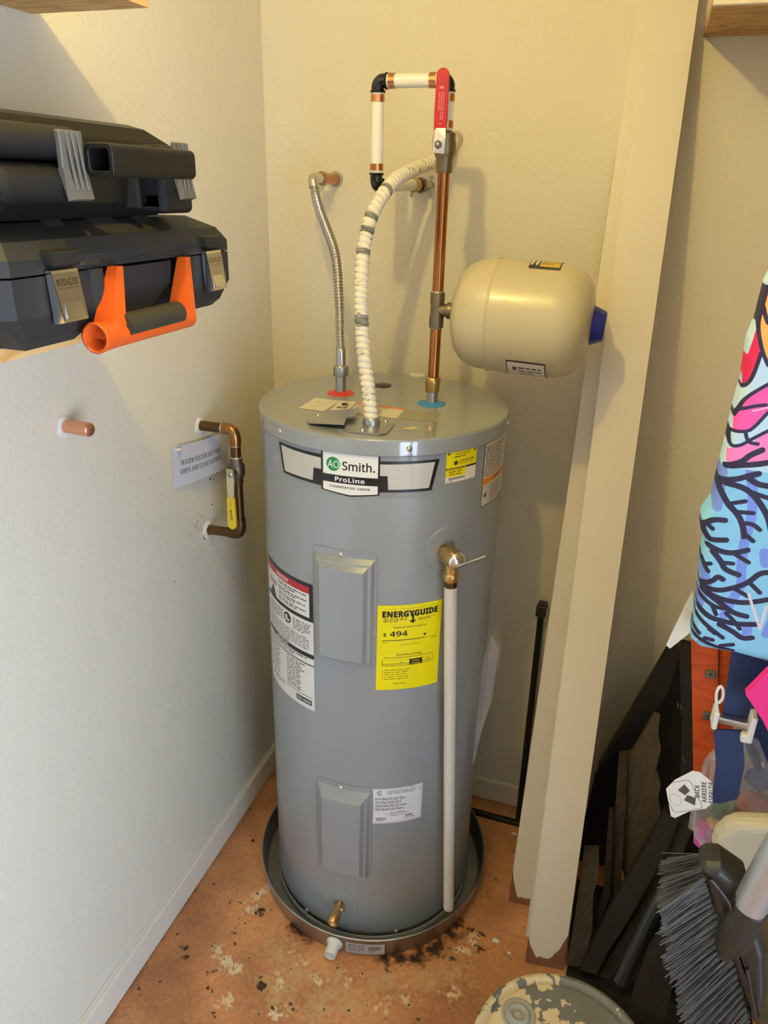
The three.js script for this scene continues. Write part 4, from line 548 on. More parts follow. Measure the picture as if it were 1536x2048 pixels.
// ---------- tool cases ----------
{
  const s = thing('tool_case', 'dark grey hard tool case with orange handle and two chrome latches', 'tool case', [0.19, 1.5715, 1.02]), y0 = 1.5717, ys = 1.6445, y1 = 1.6885, za = 0.808, zb = 1.232, XF = 0.35;
  const lid = hull([[0.02, ys, za], [0.02, ys, zb], [XF - 0.012, ys, za], [XF, ys, za + 0.012], [XF, ys, zb - 0.012], [XF - 0.012, ys, zb], [0.02, ys + 0.018, za], [0.02, ys + 0.018, zb], [XF - 0.012, ys + 0.018, za], [XF, ys + 0.014, za + 0.012], [XF, ys + 0.014, zb - 0.012], [XF - 0.012, ys + 0.018, zb], [0.05, y1, za + 0.034], [0.05, y1, zb - 0.034], [XF - 0.05, y1, za + 0.034], [XF - 0.05, y1, zb - 0.034], [XF - 0.012, ys + 0.03, za + 0.02], [XF - 0.012, ys + 0.03, zb - 0.02]]);
  const l = part(s, 'lid', lid, M.caseGrey);
  for (const [a, b] of [[0.93, 0.965], [1.085, 1.12], [1.0, 1.05]]) part(l, 'lid_rib', hull([[XF - 0.004, ys + 0.004, a - 0.006], [XF - 0.004, ys + 0.004, b + 0.006], [XF + 0.004, ys + 0.004, a], [XF + 0.004, ys + 0.004, b], [XF - 0.045, y1 + 0.002, a + 0.006], [XF - 0.045, y1 + 0.002, b - 0.006], [XF - 0.07, y1 - 0.003, a], [XF - 0.07, y1 - 0.003, b]]), M.caseGrey);
  const lobe = (a, b) => { const c = 0.034, pts = []; for (const [z, s1] of [[a, 1], [b, -1]]) for (const x of [0.02, XF]) { const dx = x > 0.1 ? 0.012 : 0; pts.push([x - dx, ys - 0.002, z], [x, ys - 0.002, z + s1 * 0.012], [x - dx, y0 + c, z], [x, y0 + c, z + s1 * 0.012], [x - dx * 1.5, y0, z + s1 * c], [x - dx * 3, y0, z + s1 * c], [x - dx * 0.5, y0 + 0.01, z + s1 * (c - 0.004)]); } return hull(pts); };
  const b = part(s, 'base', merge(lobe(za, 0.936), lobe(1.093, zb), box(0.02, 0.315, y0, ys - 0.002, 0.9, 1.13, 0.01)), M.caseGrey);
  for (const z of [0.928, 1.101]) part(b, 'bumper', lathe([XF - 0.006, y0 + 0.012, z], [0, 1, 0], [[0.001, -0.006], [0.008, -0.002], [0.0125, 0.008], [0.0125, 0.06], [0.001, 0.0605]], 20), M.caseGrey);
  part(b, 'handle_boss', hull([[0.31, ys - 0.004, 0.95], [0.31, ys - 0.004, 1.078], [0.345, ys - 0.004, 0.952], [0.345, ys - 0.004, 1.076], [0.345, ys - 0.03, 0.955], [0.345, ys - 0.03, 1.073], [0.32, y0 + 0.012, 0.97], [0.32, y0 + 0.012, 1.058]]), M.caseGrey);
  // handle
  const X0 = XF + 0.002, arm = (za0, za1, zb0, zb1) => hull([[X0, ys, za0], [X0, ys, za1], [X0 + 0.012, ys, za0], [X0 + 0.012, ys, za1], [X0 + 0.002, y0 + 0.004, zb0], [X0 + 0.002, y0 + 0.004, zb1], [X0 + 0.03, y0 + 0.002, zb0], [X0 + 0.03, y0 + 0.002, zb1]]);
  const h = part(s, 'handle', merge(arm(0.938, 0.948, 0.962, 0.984), arm(1.072, 1.083, 1.102, 1.128), rod([X0 + 0.018, y0 + 0.003, 0.962], [X0 + 0.018, y0 + 0.003, 1.118], 0.012), lathe([X0 + 0.018, y0 + 0.006, 1.11], [0, 0, 1], [[0.0145, 0], [0.0165, 0.03], [0.0135, 0.03], [0.0115, 0.004], [0.001, 0.004]], 24)), M.orange, 'orange carry handle');
  part(h, 'grip', rod([X0 + 0.02, y0 + 0.012, 0.988], [X0 + 0.02, y0 + 0.012, 1.096], 0.0135, 0.0135, 20), M.grip);
  // latches
  const badge = canvasTex(256, 300, (x, w, hh) => { x.fillStyle = '#bdbcb9'; x.fillRect(0, 0, w, hh); text(x, 'RIDGID', w / 2, 60, 60, '#6d6a62', 'bold', 'center', 1.05); x.fillStyle = '#8b8880'; x.fillRect(20, 96, w - 40, 5); });
  for (const z of [0.871, 1.157]) {
    const q = part(s, 'latch', hull([[XF + 0.002, 1.6475, z - 0.02], [XF + 0.002, 1.6475, z + 0.02], [XF + 0.008, 1.6475, z - 0.019], [XF + 0.008, 1.6475, z + 0.019], [XF + 0.004, 1.596, z - 0.02], [XF + 0.004, 1.596, z + 0.02], [XF + 0.015, 1.598, z - 0.018], [XF + 0.015, 1.598, z + 0.018]]), M.chrome, 'chrome latch');
    const pos = [[XF + 0.0086, 1.6445, z + 0.0185], [XF + 0.0152, 1.601, z + 0.0178], [XF + 0.0152, 1.601, z - 0.0178], [XF + 0.0086, 1.6445, z - 0.0185]], g = new THREE.BufferGeometry(); g.setAttribute('position', new THREE.Float32BufferAttribute(pos.flat(), 3)); g.setAttribute('uv', new THREE.Float32BufferAttribute([0, 1, 0, 0, 1, 0, 1, 1], 2)); g.setIndex([0, 1, 2, 0, 2, 3]); g.computeVertexNormals();
    part(q, 'latch_plate', g, new THREE.MeshPhysicalMaterial({ map: badge, roughness: 0.3, metalness: 1, side: THREE.DoubleSide }));
    part(q, 'thumb_dent', hull([[XF + 0.0125, 1.618, z - 0.012], [XF + 0.0125, 1.618, z + 0.012], [XF + 0.0115, 1.622, z], [XF + 0.0165, 1.602, z - 0.013], [XF + 0.0165, 1.602, z + 0.013], [XF + 0.013, 1.6, z - 0.014], [XF + 0.013, 1.6, z + 0.014]]), M.chrome);
    part(s, 'latch_hook', box(XF - 0.004, XF + 0.012, 1.651, 1.666, z - 0.021, z + 0.019, 0.003), M.caseBlack);
  }
}
{
  const s = thing('tool_case', 'black plastic tool case with grey clips lying on the dark grey case', 'tool case', [0.17, 1.6905, 1.03]), y0 = 1.6905, ys = 1.746, y1 = 1.793, za = 0.885, zb = 1.205, XF = 0.325;
  part(s, 'lid', hull([[0.03, ys, za + 0.01], [0.03, ys, zb], [XF - 0.01, ys, za], [XF - 0.01, ys, zb], [XF, ys, za + 0.012], [XF, ys, zb - 0.02], [0.03, ys + 0.03, za + 0.01], [0.03, ys + 0.03, zb - 0.01], [XF - 0.01, ys + 0.026, za + 0.004], [XF - 0.01, ys + 0.026, zb - 0.01], [0.05, y1, za + 0.035], [0.05, y1, zb - 0.03], [XF - 0.05, y1, za + 0.03], [XF - 0.05, y1, zb - 0.03], [XF - 0.02, y1 - 0.006, za + 0.04], [XF - 0.02, y1 - 0.006, zb - 0.04]]), M.caseBlack);
  part(s, 'base', hull([[0.03, ys - 0.002, za + 0.01], [0.03, ys - 0.002, zb], [XF, ys - 0.002, za + 0.01], [XF, ys - 0.002, zb - 0.02], [XF - 0.02, ys - 0.002, zb], [0.04, y0, za + 0.03], [0.04, y0, zb - 0.02], [XF - 0.02, y0, za + 0.03], [XF - 0.02, y0, zb - 0.03], [XF - 0.005, y0 + 0.016, za + 0.012], [XF - 0.005, y0 + 0.016, zb - 0.025]]), M.caseBlack);
  // rounded corner blocks at the front
  const blk = (z0, z1, ya, yb, r, x1) => { const w = new RoundedBoxGeometry(0.06, yb - ya, z1 - z0, 4, r); w.translate(x1 - 0.03, (ya + yb) / 2, (z0 + z1) / 2); return w; };
  part(s, 'corner_block', blk(1.09, 1.215, ys - 0.04, ys - 0.0015, 0.016, 0.35), M.caseBlack); part(s, 'corner_block', blk(1.09, 1.215, ys + 0.0005, ys + 0.032, 0.014, 0.35), M.caseBlack);
  part(s, 'corner_block', blk(0.888, 0.955, ys - 0.052, ys + 0.024, 0.008, 0.345), M.caseBlack);
  // grey clips with ridges
  for (const [z, w, xx] of [[1.118, 0.034, 0.352], [0.915, 0.03, 0.347]]) {
    const c = part(s, 'clip', merge(box(xx - 0.004, xx + 0.003, ys - 0.008, ys + 0.028, z - w / 2, z + w / 2, 0.002), hull([[xx - 0.004, ys - 0.006, z - w / 2], [xx - 0.004, ys - 0.006, z + w / 2], [xx + 0.003, ys - 0.006, z - w / 2], [xx + 0.003, ys - 0.006, z + w / 2], [xx + 0.004, ys - 0.036, z - w / 2], [xx + 0.004, ys - 0.036, z + w / 2], [xx + 0.011, ys - 0.034, z - w / 2 + 0.003], [xx + 0.011, ys - 0.034, z + w / 2 - 0.003]])), M.latchGrey, 'grey plastic clip');
    for (let i = -1; i <= 1; i++) part(c, 'ridge', rod([xx + 0.003, ys + 0.026, z + i * 0.008], [xx + 0.009, ys - 0.026, z + i * 0.008], 0.0016, 0.0016, 8), M.latchGrey);
  }
  // carry handle: hollow rounded bar
  const sh = new THREE.Shape(), ho = new THREE.Path(), rr = (q, a, b, r) => { q.moveTo(-a + r, -b); q.lineTo(a - r, -b); q.absarc(a - r, -b + r, r, -Math.PI / 2, 0); q.lineTo(a, b - r); q.absarc(a - r, b - r, r, 0, Math.PI / 2); q.lineTo(-a + r, b); q.absarc(-a + r, b - r, r, Math.PI / 2, Math.PI); q.lineTo(-a, -b + r); q.absarc(-a + r, -b + r, r, Math.PI, Math.PI * 1.5); };
  rr(sh, 0.016, 0.0145, 0.006); rr(ho, 0.0125, 0.011, 0.004); sh.holes.push(ho);
  const hg = new THREE.ExtrudeGeometry(sh, { depth: 0.148, bevelEnabled: true, bevelThickness: 0.002, bevelSize: 0.001, bevelSegments: 2, curveSegments: 6 }); hg.translate(0.374, 1.7485, 0.955);
  const h = part(s, 'handle', hg, M.caseBlack);
  part(h, 'arm', merge(box(0.31, 0.362, 1.752, 1.768, 0.958, 0.985, 0.003), box(0.31, 0.362, 1.745, 1.76, 1.068, 1.09, 0.003)), M.caseBlack);
  part(s, 'front_rib', box(0.31, 0.335, 1.7, 1.742, 0.985, 0.992, 0.002), M.caseBlack); part(s, 'front_foot', box(0.31, 0.34, y0 + 0.006, y0 + 0.026, 0.91, 0.955, 0.002), M.caseBlack);
}
// ---------- storage corner ----------
{ // paint bucket
  const c = [0.974, 0, 0.931], R = 0.159, Y = 0.37, s = thing('paint_bucket', 'lidded grey plastic bucket smeared with cream paint', 'bucket', c);
  part(s, 'pail', lathe(c, [0, 1, 0], [[0.001, 0.001], [0.132, 0.001], [0.135, 0.006], [0.147, 0.3], [0.153, 0.302], [0.153, 0.315], [0.148, 0.317], [0.149, 0.352], [0.001, 0.352]], 72), mat([0.3, 0.3, 0.28], 0.45));
  const tex = canvasTex(1024, 1024, (x, w, h) => {
    const im = x.createImageData(w, h);
    for (let j = 0; j < h; j++) for (let i = 0; i < w; i++) {
      const u = (i / w - 0.5) * 2 * R, v = (j / h - 0.5) * 2 * R, n = fbm(u * 26 + 3, v * 26, 1.3, 5), f = fbm(u * 110, v * 60, 3.4, 3), rr = Math.hypot(u, v), q = (j * w + i) * 4;
      const blob = 0.062 - Math.hypot((u + 0.075) * 0.8, (v + 0.07) * 1.0), rim = rr > 0.136 && u < 0.02 && v < 0.0 ? 0.05 : -1, on = Math.max(blob * 9 + n * 0.9 + f * 0.25, rim * 5 + n * 1.2 + f * 0.4 - 0.1);
      const g = 108 + 6 * f, col = on > 0.12 ? [212 + 10 * f, 192 + 10 * f, 152 + 10 * f] : [g, g, g - 8]; im.data[q] = col[0]; im.data[q + 1] = col[1]; im.data[q + 2] = col[2]; im.data[q + 3] = 255;
    } x.putImageData(im, 0, 0);
  });
  const g = lathe(c, [0, 1, 0], [[0.151, 0.345], [R, 0.347], [R, 0.36], [0.155, 0.369], [0.149, Y], [0.144, 0.3685], [0.1415, 0.362], [0.1385, 0.3605], [0.136, 0.364], [0.134, 0.3655], [0.001, 0.3655]], 96), p = g.attributes.position, uv = g.attributes.uv;
  for (let i = 0; i < uv.count; i++) uv.setXY(i, (p.getX(i) - c[0]) / (2 * R) + 0.5, 0.5 - (p.getZ(i) - c[2]) / (2 * R));
  const l = part(s, 'lid', g, new THREE.MeshPhysicalMaterial({ map: tex, roughness: 0.42 }), 'grey lid with dried cream paint');
  part(l, 'spout_cap', lathe([0.888, 0.3655, 0.878], [0, 1, 0], [[0.031, 0], [0.031, 0.002], [0.027, 0.003], [0.025, 0.001], [0.02, 0.001], [0.0195, 0.006], [0.016, 0.008], [0.0125, 0.007], [0.012, 0.002], [0.007, 0.002], [0.006, 0.005], [0.001, 0.005]], 40), mat([0.34, 0.33, 0.29], 0.4));
  const handle = []; for (let i = 0; i <= 24; i++) { const a = Math.PI * (0.02 + 0.96 * i / 24); handle.push([c[0] + 0.157 * Math.cos(a), 0.3 - 0.1 * Math.sin(a), c[2] + 0.165 * Math.sin(a)]); }
  part(s, 'bail_handle', tube(handle, 0.0022, 48, 8), M.zinc);
}
{ // broom
  const s = thing('broom', 'angled broom with grey bristles and silver pole', 'broom', [1.1, 0.9, 1.14]);
  const dk = mat([0.016, 0.0145, 0.011], 0.45), pts = G.broom;
  const shp = new THREE.Shape(pts.map(([a, b]) => new THREE.Vector2(a, b))), hg = new THREE.ExtrudeGeometry(shp, { depth: 0.014, bevelEnabled: true, bevelThickness: 0.014, bevelSize: 0.011, bevelOffset: -0.011, bevelSegments: 6 }); hg.translate(0, 0, 1.134);
  const h = part(s, 'head', hg, dk, 'dark grey plastic broom head');
  part(h, 'socket', merge(lathe([1.099, 1.04, 1.16], [0.09, 0.95, 0.08], [[0.008, -0.055], [0.0165, -0.03], [0.0185, -0.005], [0.0175, 0.03], [0.017, 0.042], [0.001, 0.042]], 28)), dk);
  part(h, 'moulded_ridge', tube([[1.06, 1.096, 1.166], [1.083, 1.07, 1.168], [1.095, 1.03, 1.168]], 0.0022, 16, 8), dk); part(h, 'moulded_ridge', tube([[1.115, 0.99, 1.168], [1.128, 0.95, 1.168], [1.139, 0.915, 1.166]], 0.002, 16, 8), dk);
  part(s, 'pole', rod([1.102, 1.075, 1.164], [1.19, 1.96, 1.24], 0.0165, 0.0165, 28), mat([0.5, 0.53, 0.57], 0.35, 0.7), 'silver grey metal pole');
  const bm = mat([0.075, 0.071, 0.07], 0.6), N = 26, lerp = (L, t) => { const q = t * (L.length - 1), i = Math.min(L.length - 2, Math.floor(q)), f = q - i; return [0, 1, 2].map((k) => L[i][k] * (1 - f) + L[i + 1][k] * f); };
  for (let row = 0; row < 3; row++) for (let i = 0; i < N; i++) {
    const t = (i + 0.5 + 0.3 * (row % 2)) / (N + 0.5), a = lerp(G.roots, t), b = lerp(G.tips, t), zr = -0.016 + row * 0.016, gs = [];
    for (let k = 0; k < 13; k++) { const j = () => (rnd() - 0.5), L = 0.88 + 0.22 * rnd(); gs.push(rod([a[0] + 0.003 * j(), a[1] + 0.004 * j(), a[2] + zr + 0.004 * j()], [a[0] + (b[0] - a[0]) * L + 0.006 * j(), a[1] + (b[1] - a[1]) * L + 0.012 * j(), b[2] + zr * 1.9 + 0.014 * j()], 0.0006, 0.0005, 4)); }
    part(h, 'bristle_tuft', merge(gs), bm);
  }
}
{ // second pole behind the broom
  const s = single('mop_pole', 'blue grey metal pole standing behind the broom head', 'pole', rod([1.165, 0.004, 1.19], [1.20, 1.35, 1.26], 0.012, 0.012, 24), mat([0.38, 0.5, 0.6], 0.3, 0.6), [1.165, 0.004, 1.19]);
}
{ // life vest
  const s = thing('life_vest', 'child life vest with blue coral print and navy webbing strap', 'life vest', [1.13, 1.245, 0.97]);
  const X0 = 0.985, XW = 0.3, Y0 = 1.225, YH = 0.53;
  const tex = canvasTex(1024, 1808, (x, w, h) => {
    const U = ([a, b]) => [(a - X0) / XW * w, (1 - (b - Y0) / YH) * h], path = (p) => { x.beginPath(); p.map(U).forEach(([a, b], i) => i ? x.lineTo(a, b) : x.moveTo(a, b)); }, soft = (p) => { const q = p.map(U); x.beginPath(); x.moveTo(...q[0]); for (let i = 1; i < q.length - 1; i++) x.quadraticCurveTo(q[i][0], q[i][1], (q[i][0] + q[i + 1][0]) / 2, (q[i][1] + q[i + 1][1]) / 2); x.lineTo(...q[q.length - 1]); };
    const mm = w / XW / 1000; x.fillStyle = '#86c6ea'; x.fillRect(0, 0, w, h); x.lineCap = x.lineJoin = 'round';
    x.strokeStyle = '#6f8bdc'; x.lineWidth = 10 * mm; for (const p of G.stripes) { soft(p); x.stroke(); soft(p.map(([a, b]) => [a + 0.075, b - 0.02])); x.stroke(); soft(p.map(([a, b]) => [a + 0.15, b + 0.01])); x.stroke(); }
    const fill = (p, c) => { path(p); x.closePath(); x.fillStyle = c; x.fill(); };
    fill([[0.98, 1.76], [1.3, 1.76], [1.3, 1.47], [0.98, 1.47]], '#bfe0f2'); fill(G.pinkA, '#ee4f9e'); fill(G.pinkB, '#f27dbb'); fill(G.crimson, '#cf1048'); fill(G.orangeBlob, '#f6a04e');
    x.strokeStyle = '#1c1338'; x.lineWidth = 3.6 * mm; for (const p of G.outlines) { soft(p); x.stroke(); }
    x.strokeStyle = '#f7cfe4'; x.lineWidth = 1.4 * mm; x.beginPath(); const q = U([1.03, 1.532]); x.moveTo(...q); x.lineTo(q[0] + 30 * mm, q[1] - 12 * mm); x.stroke();
    x.strokeStyle = '#191335'; for (const [dx, dy, k] of [[0, 0, 1], [0.098, -0.012, -1], [0.155, 0.02, 1]]) G.coral.forEach((p, i) => { x.lineWidth = (p.length > 3 ? 6.2 : 4.8) * mm; soft(p.map(([a, b]) => [a + dx, b + dy])); x.stroke(); });
    x.strokeStyle = '#ded4e4'; x.lineWidth = 3 * mm; path(G.vmark); x.stroke();
  });
  const out = [...G.vest, [1.2, 1.245], [1.255, 1.26], [1.265, 1.5], [1.255, 1.68], [1.22, 1.735], [1.08, 1.735], [1.03, 1.7]];
  const shp = new THREE.Shape(out.map(([a, b]) => new THREE.Vector2(a, b))), g = new THREE.ExtrudeGeometry(shp, { depth: 0.022, bevelEnabled: true, bevelThickness: 0.014, bevelSize: 0.012, bevelOffset: -0.012, bevelSegments: 5, steps: 1 }); g.translate(0, 0, 0.944);
  const p = g.attributes.position, uv = g.attributes.uv; for (let i = 0; i < uv.count; i++) uv.setXY(i, (p.getX(i) - X0) / XW, (p.getY(i) - Y0) / YH);
  part(s, 'vest_panel', g, new THREE.MeshPhysicalMaterial({ map: tex, roughness: 0.6, sheen: 0.2 }), 'padded panel with blue coral print');
  const weave = canvasTex(128, 128, (x) => { x.fillStyle = '#16264a'; x.fillRect(0, 0, 128, 128); for (let j = 0; j < 8; j++) for (let i = 0; i < 8; i++) { x.fillStyle = (i + j) % 2 ? '#203565' : '#18294f'; x.fillRect(i * 16 + 1, j * 16 + 2, 13, 11); } }, true); weave.repeat.set(60, 60);
  const web = new THREE.MeshPhysicalMaterial({ map: weave, roughness: 0.75 });
  const st = part(s, 'strap', slab(G.strapA, 0.003), web, 'navy webbing strap'); part(s, 'strap_end', slab(G.strapB, 0.003), web, 'navy webbing strap end');
  const b = part(s, 'buckle', merge(box(1.063, 1.069, 1.14, 1.164, 0.957, 0.98, 0.002), box(1.1035, 1.11, 1.131, 1.168, 0.957, 0.98, 0.002), box(1.0975, 1.108, 1.13, 1.1405, 0.96, 0.979, 0.002)), mat([0.7, 0.7, 0.68], 0.4), 'white plastic strap buckle');
  part(b, 'buckle_bar', box(1.068, 1.105, 1.144, 1.1535, 0.96, 0.972, 0.003), M.steel, 'silver metal bar');
  part(s, 'cord_loop', tube([[1.0665, 1.16, 0.972], [1.0625, 1.178, 0.972], [1.061, 1.19, 0.972], [1.0635, 1.1985, 0.972], [1.067, 1.193, 0.972], [1.0685, 1.181, 0.972], [1.0655, 1.174, 0.972]], 0.0018, 30, 8), mat([0.72, 0.7, 0.64], 0.6));
  // care tag with print
  const tg = slab(G.tag, 0.0008), tp = tg.attributes.position, tu = tg.attributes.uv, ax = [1.0412, 0.9979], ux = [0.0428, 0.0374], ang = Math.atan2(0.0756 - 0.0, 0.0362); // tag axes: u across the print, v up the printed lines
  const e1 = [Math.cos(0.42), Math.sin(0.42)], e2 = [-Math.sin(0.42), Math.cos(0.42)];
  for (let i = 0; i < tu.count; i++) { const dx = tp.getX(i) - 1.0412, dy = tp.getY(i) - 0.9979; tu.setXY(i, (dx * e1[0] + dy * e1[1] + 0.005) / 0.07, (dx * e2[0] + dy * e2[1] + 0.012) / 0.085); }
  part(s, 'care_tag', tg, print(canvasTex(512, 620, (x, w, h) => {
    x.fillStyle = '#ebe6dc'; x.fillRect(0, 0, w, h); x.save(); x.translate(200, 300); x.rotate(-0.12); x.strokeStyle = '#4b433a'; x.lineWidth = 5; x.beginPath(); x.roundRect(-150, -150, 270, 330, 34); x.stroke(); x.lineWidth = 5; x.strokeStyle = '#9d9589'; x.beginPath(); x.ellipse(-80, 40, 48, 66, 0, 0, 7); x.stroke(); x.fillStyle = '#4b443b'; x.beginPath(); x.moveTo(-20, -60); x.lineTo(60, -110); x.lineTo(80, -30); x.lineTo(20, 10); x.fill(); x.beginPath(); x.moveTo(-10, 60); x.lineTo(40, 10); x.lineTo(100, 60); x.lineTo(60, 140); x.fill(); x.restore();
    x.save(); x.translate(400, 290); x.rotate(-1.35); text(x, 'BACK', 0, -66, 58, '#2b2520', 'bold', 'center'); text(x, 'ARRIERE', 0, -8, 58, '#2b2520', 'bold', 'center'); text(x, 'ESPALDA', 0, 50, 58, '#2b2520', 'bold', 'center'); x.restore();
  }), 0.6), 'white printed back side tag');
  part(s, 'white_tag', slab(G.card, 0.003, [0.3, 0, -0.95]), mat([0.78, 0.75, 0.68], 0.6), 'blank white plastic tag');
}
{ // orange boards
  const wood = new THREE.MeshPhysicalMaterial({ map: woodTex([196, 78, 18], [172, 58, 8], 1, 1, 9.4), roughness: 0.5 }); wood.map.repeat.set(3, 3);
  const s = thing('orange_board', 'pair of orange stained boards with small metal plates behind life vest', 'board', [1.08, 0.94, 0.85]);
  part(s, 'plank', slab(G.orangeA, 0.018), wood); part(s, 'plank', slab(G.orangeB, 0.018), wood);
  for (const [x, y] of [[1.069, 1.142], [1.078, 1.075]]) { const q = part(s, 'metal_plate', box(x - 0.0065, x + 0.0065, y - 0.0065, y + 0.0065, 0.8595, 0.8625, 0.001), mat([0.16, 0.14, 0.09], 0.5, 0.6)); part(q, 'rivet', lathe([x, y, 0.8625], [0, 0, 1], [[0.0016, 0], [0.001, 0.001], [0.0001, 0.0012]], 8), M.hole); }
}
single('pink_cloth', 'bright pink patterned swim cloth hanging beside navy strap', 'cloth', slab(G.pink, 0.012), new THREE.MeshPhysicalMaterial({ color: lin(0.72, 0.02, 0.2), roughness: 0.7 }), [1.11, 1.16, 0.985]);
single('mesh_pouch', 'navy mesh pouch hanging behind pink cloth', 'pouch', slab(G.navy, 0.012), new THREE.MeshPhysicalMaterial({ map: canvasTex(256, 256, (x) => { x.fillStyle = '#152347'; x.fillRect(0, 0, 256, 256); for (let i = 0; i < 1500; i++) { x.fillStyle = rnd() < 0.06 ? '#b9bccb' : '#0e1833'; x.fillRect(rnd() * 256, rnd() * 256, 3, 3); } }, true), roughness: 0.8 }), [1.12, 1.07, 0.945]);
{ // plastic bag with toys
  const s = thing('plastic_bag', 'crumpled clear plastic bag with pink and green contents', 'bag', [1.12, 0.885, 0.89]);
  const g = new THREE.SphereGeometry(1, 40, 30), p = g.attributes.position;
  for (let i = 0; i < p.count; i++) { const x = p.getX(i), y = p.getY(i), z = p.getZ(i), f = 1 + 0.28 * fbm(x * 2.4, y * 2.4, z * 2.4, 3); p.setXYZ(i, 1.128 + 0.052 * x * f, 0.985 + 0.1 * y * f, 0.912 + 0.028 * z * f); }
  const fl = g.toNonIndexed(); fl.computeVertexNormals();
  part(s, 'bag_film', fl, new THREE.MeshPhysicalMaterial({ color: lin(0.85, 0.86, 0.9), roughness: 0.22, transmission: 0.85, thickness: 0, side: THREE.DoubleSide }));
  const lump = (c, r, m, k) => { const q = new THREE.IcosahedronGeometry(1, 2), a = q.attributes.position; for (let i = 0; i < a.count; i++) { const f = 1 + 0.35 * fbm(a.getX(i) * 1.6 + k, a.getY(i) * 1.6, a.getZ(i) * 1.6, 2); a.setXYZ(i, c[0] + r[0] * a.getX(i) * f, c[1] + r[1] * a.getY(i) * f, c[2] + r[2] * a.getZ(i) * f); } q.computeVertexNormals(); part(s, 'packed_toy', q, m); };
  lump([1.1, 0.905, 0.9], [0.012, 0.02, 0.014], mat([0.5, 0.04, 0.3], 0.5), 1); lump([1.118, 0.955, 0.9], [0.018, 0.022, 0.014], mat([0.03, 0.1, 0.04], 0.6), 4); lump([1.11, 0.935, 0.905], [0.009, 0.01, 0.01], mat([0.5, 0.2, 0.02], 0.5), 7); lump([1.152, 0.975, 0.9], [0.02, 0.02, 0.014], mat([0.32, 0.1, 0.06], 0.5), 9); lump([1.15, 1.02, 0.9], [0.02, 0.016, 0.012], mat([0.05, 0.06, 0.16], 0.5), 12);
}
{ // dustpan
  const shp = new THREE.Shape(G.dustpan.map(([a, b]) => new THREE.Vector2(a, b))), g = new THREE.ExtrudeGeometry(shp, { depth: 0.006, bevelEnabled: true, bevelThickness: 0.012, bevelSize: 0.012, bevelOffset: -0.012, bevelSegments: 4 }); g.translate(0, 0, 0.985);
  const s = thing('dustpan', 'beige plastic dustpan hanging behind broom head', 'dustpan', [1.13, 0.93, 0.98]); part(s, 'tray', g, mat([0.48, 0.43, 0.31], 0.5)); part(s, 'rim', tube(G.dustpan.slice(0, 5).map(([a, b]) => [a + 0.004, b - 0.003, 0.99]), 0.004, 24, 8), mat([0.48, 0.43, 0.31], 0.5));
}
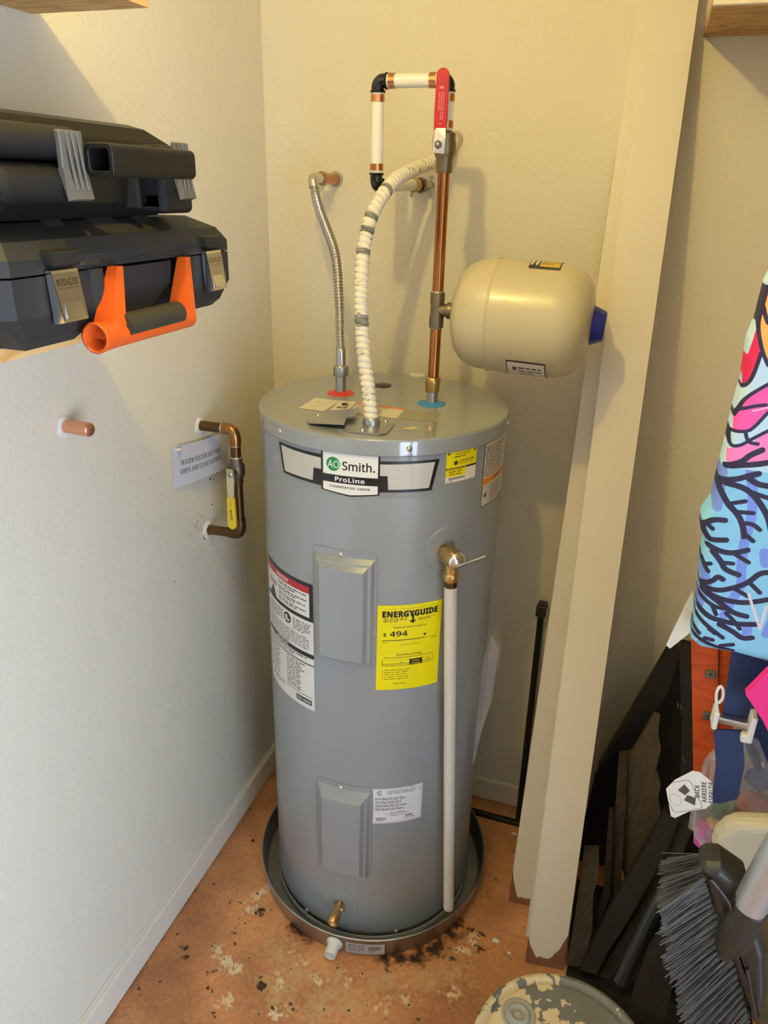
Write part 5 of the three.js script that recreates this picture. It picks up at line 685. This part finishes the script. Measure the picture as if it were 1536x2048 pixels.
// dark salvaged boards leaning in the corner
{
  const weather = (a, b, z) => { const m = new THREE.MeshPhysicalMaterial({ map: woodTex(a, b, 1, 1, z), roughness: 0.8 }); m.map.repeat.set(4, 4); m.map.rotation = Math.PI / 2; return m; };
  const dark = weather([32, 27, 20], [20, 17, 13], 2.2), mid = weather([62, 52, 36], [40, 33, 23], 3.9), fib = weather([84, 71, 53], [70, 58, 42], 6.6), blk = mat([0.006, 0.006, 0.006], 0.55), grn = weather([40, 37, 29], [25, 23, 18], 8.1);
  const add = (name, label, pts, t, m, dir = [0, -0.05, -1]) => { const q = pts.reduce((a, p) => (p[1] < a[1] ? p : a)); return single(name, label, 'board', slab(pts, t, dir), m, q); };
  add('shade_panel', 'large black panel added as shade behind the salvaged boards', G.panel, 0.012, blk);  // added black backing that stands in for the dark gap's shade
  const rl = thing('black_rail', 'slanted black wooden rail leaning beside the sloped post', 'board', [1.0, 0.39, 0.2]); part(rl, 'rail', slab(G.rail, 0.03, [0, 0, -1]), blk); part(rl, 'lath', slab([[1.08, 0.735, 0.176], [0.985, 0.408, 0.214], [0.992, 0.41, 0.214], [1.088, 0.735, 0.176]], 0.004, [0, 0, 1]), dark);
  add('fibre_board', 'brown fibre board with a ragged torn edge leaning in corner', G.fibre, 0.014, fib); add('timber_offcut', 'narrow brown slat at the straight edge of the fibre board', G.slatA, 0.014, mid); add('timber_offcut', 'thin grey green slat standing left of the brown slat', G.slatB, 0.012, grn);
  add('short_board', 'short brown board at the foot of the sloped post', G.low, 0.016, mid); add('long_board', 'long dark brown board leaning across the slats', G.diag, 0.02, dark); add('long_board', 'long black brown board lying along the dark brown board', G.diagB, 0.016, grn);
  single('foam_tube', 'black foam tube lying beside the leaning boards', 'tube', tube(G.tube, 0.016, 24), mat([0.02, 0.022, 0.026], 0.38), G.tube[2]);
  add('short_board', 'dark brown board behind the paint bucket and the broom bristles', G.brown2, 0.018, dark);
  const st = thing('stapled_board', 'black brown board with rusty staples beside the orange boards', 'board', [1.19, 0.4, 0.3]); part(st, 'plank', slab(G.staple, 0.016), dark);
  const a = G.staple[0], b = G.staple[4]; for (const [x, y] of [[1.115, 0.7], [1.122, 0.695], [1.15, 0.56], [1.156, 0.55], [1.17, 0.46], [1.177, 0.45]]) part(st, 'staple', rod([x, y, 0.301], [x + 0.004, y - 0.014, 0.3015], 0.0009, 0.0009, 6), mat([0.4, 0.38, 0.32], 0.4, 1));
}
{ // black sheet added to stand in for deep shade on the floor
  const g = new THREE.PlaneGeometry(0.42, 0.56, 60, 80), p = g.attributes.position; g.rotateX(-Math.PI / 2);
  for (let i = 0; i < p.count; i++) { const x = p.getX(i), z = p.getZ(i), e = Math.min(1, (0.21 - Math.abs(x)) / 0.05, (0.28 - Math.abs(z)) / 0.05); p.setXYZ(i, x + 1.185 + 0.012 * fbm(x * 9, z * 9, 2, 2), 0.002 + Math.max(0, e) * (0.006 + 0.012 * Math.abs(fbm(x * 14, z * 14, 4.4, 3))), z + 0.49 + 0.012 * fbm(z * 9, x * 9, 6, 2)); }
  g.computeVertexNormals(); single('shade_sheet', 'crumpled black sheet added as shade on the floor under the leaning boards', 'sheet', g, mat([0.006, 0.006, 0.006], 0.5, 0, { side: THREE.DoubleSide }), [1.185, 0, 0.49]);
}
// bits of debris on the floor
for (const [x, z, r, label] of [[0.785, 0.115, 0.006, 'cream paint chip on the floor in front of the black rail'], [0.8, 0.47, 0.008, 'long cream paint chip on the floor beside the sloped post'], [0.836, 0.49, 0.004, 'tiny cream paint crumb on the floor at the foot of the sloped post']]) {
  const g = new THREE.IcosahedronGeometry(r, 1), p = g.attributes.position; for (let i = 0; i < p.count; i++) { const f = 1 + 0.5 * fbm(p.getX(i) * 160 + x * 50, p.getY(i) * 160, p.getZ(i) * 160, 2); p.setXYZ(i, x + p.getX(i) * 1.3 * f, r * 0.3 + p.getY(i) * 0.35, z + p.getZ(i) * 0.8 * f); } g.computeVertexNormals();
  const o = single('paint_chip', label, 'paint chip', g, M.plaster, [x, 0, z]); o.userData.group = 'paint chips on the floor';
}

renderer.render(scene, camera);
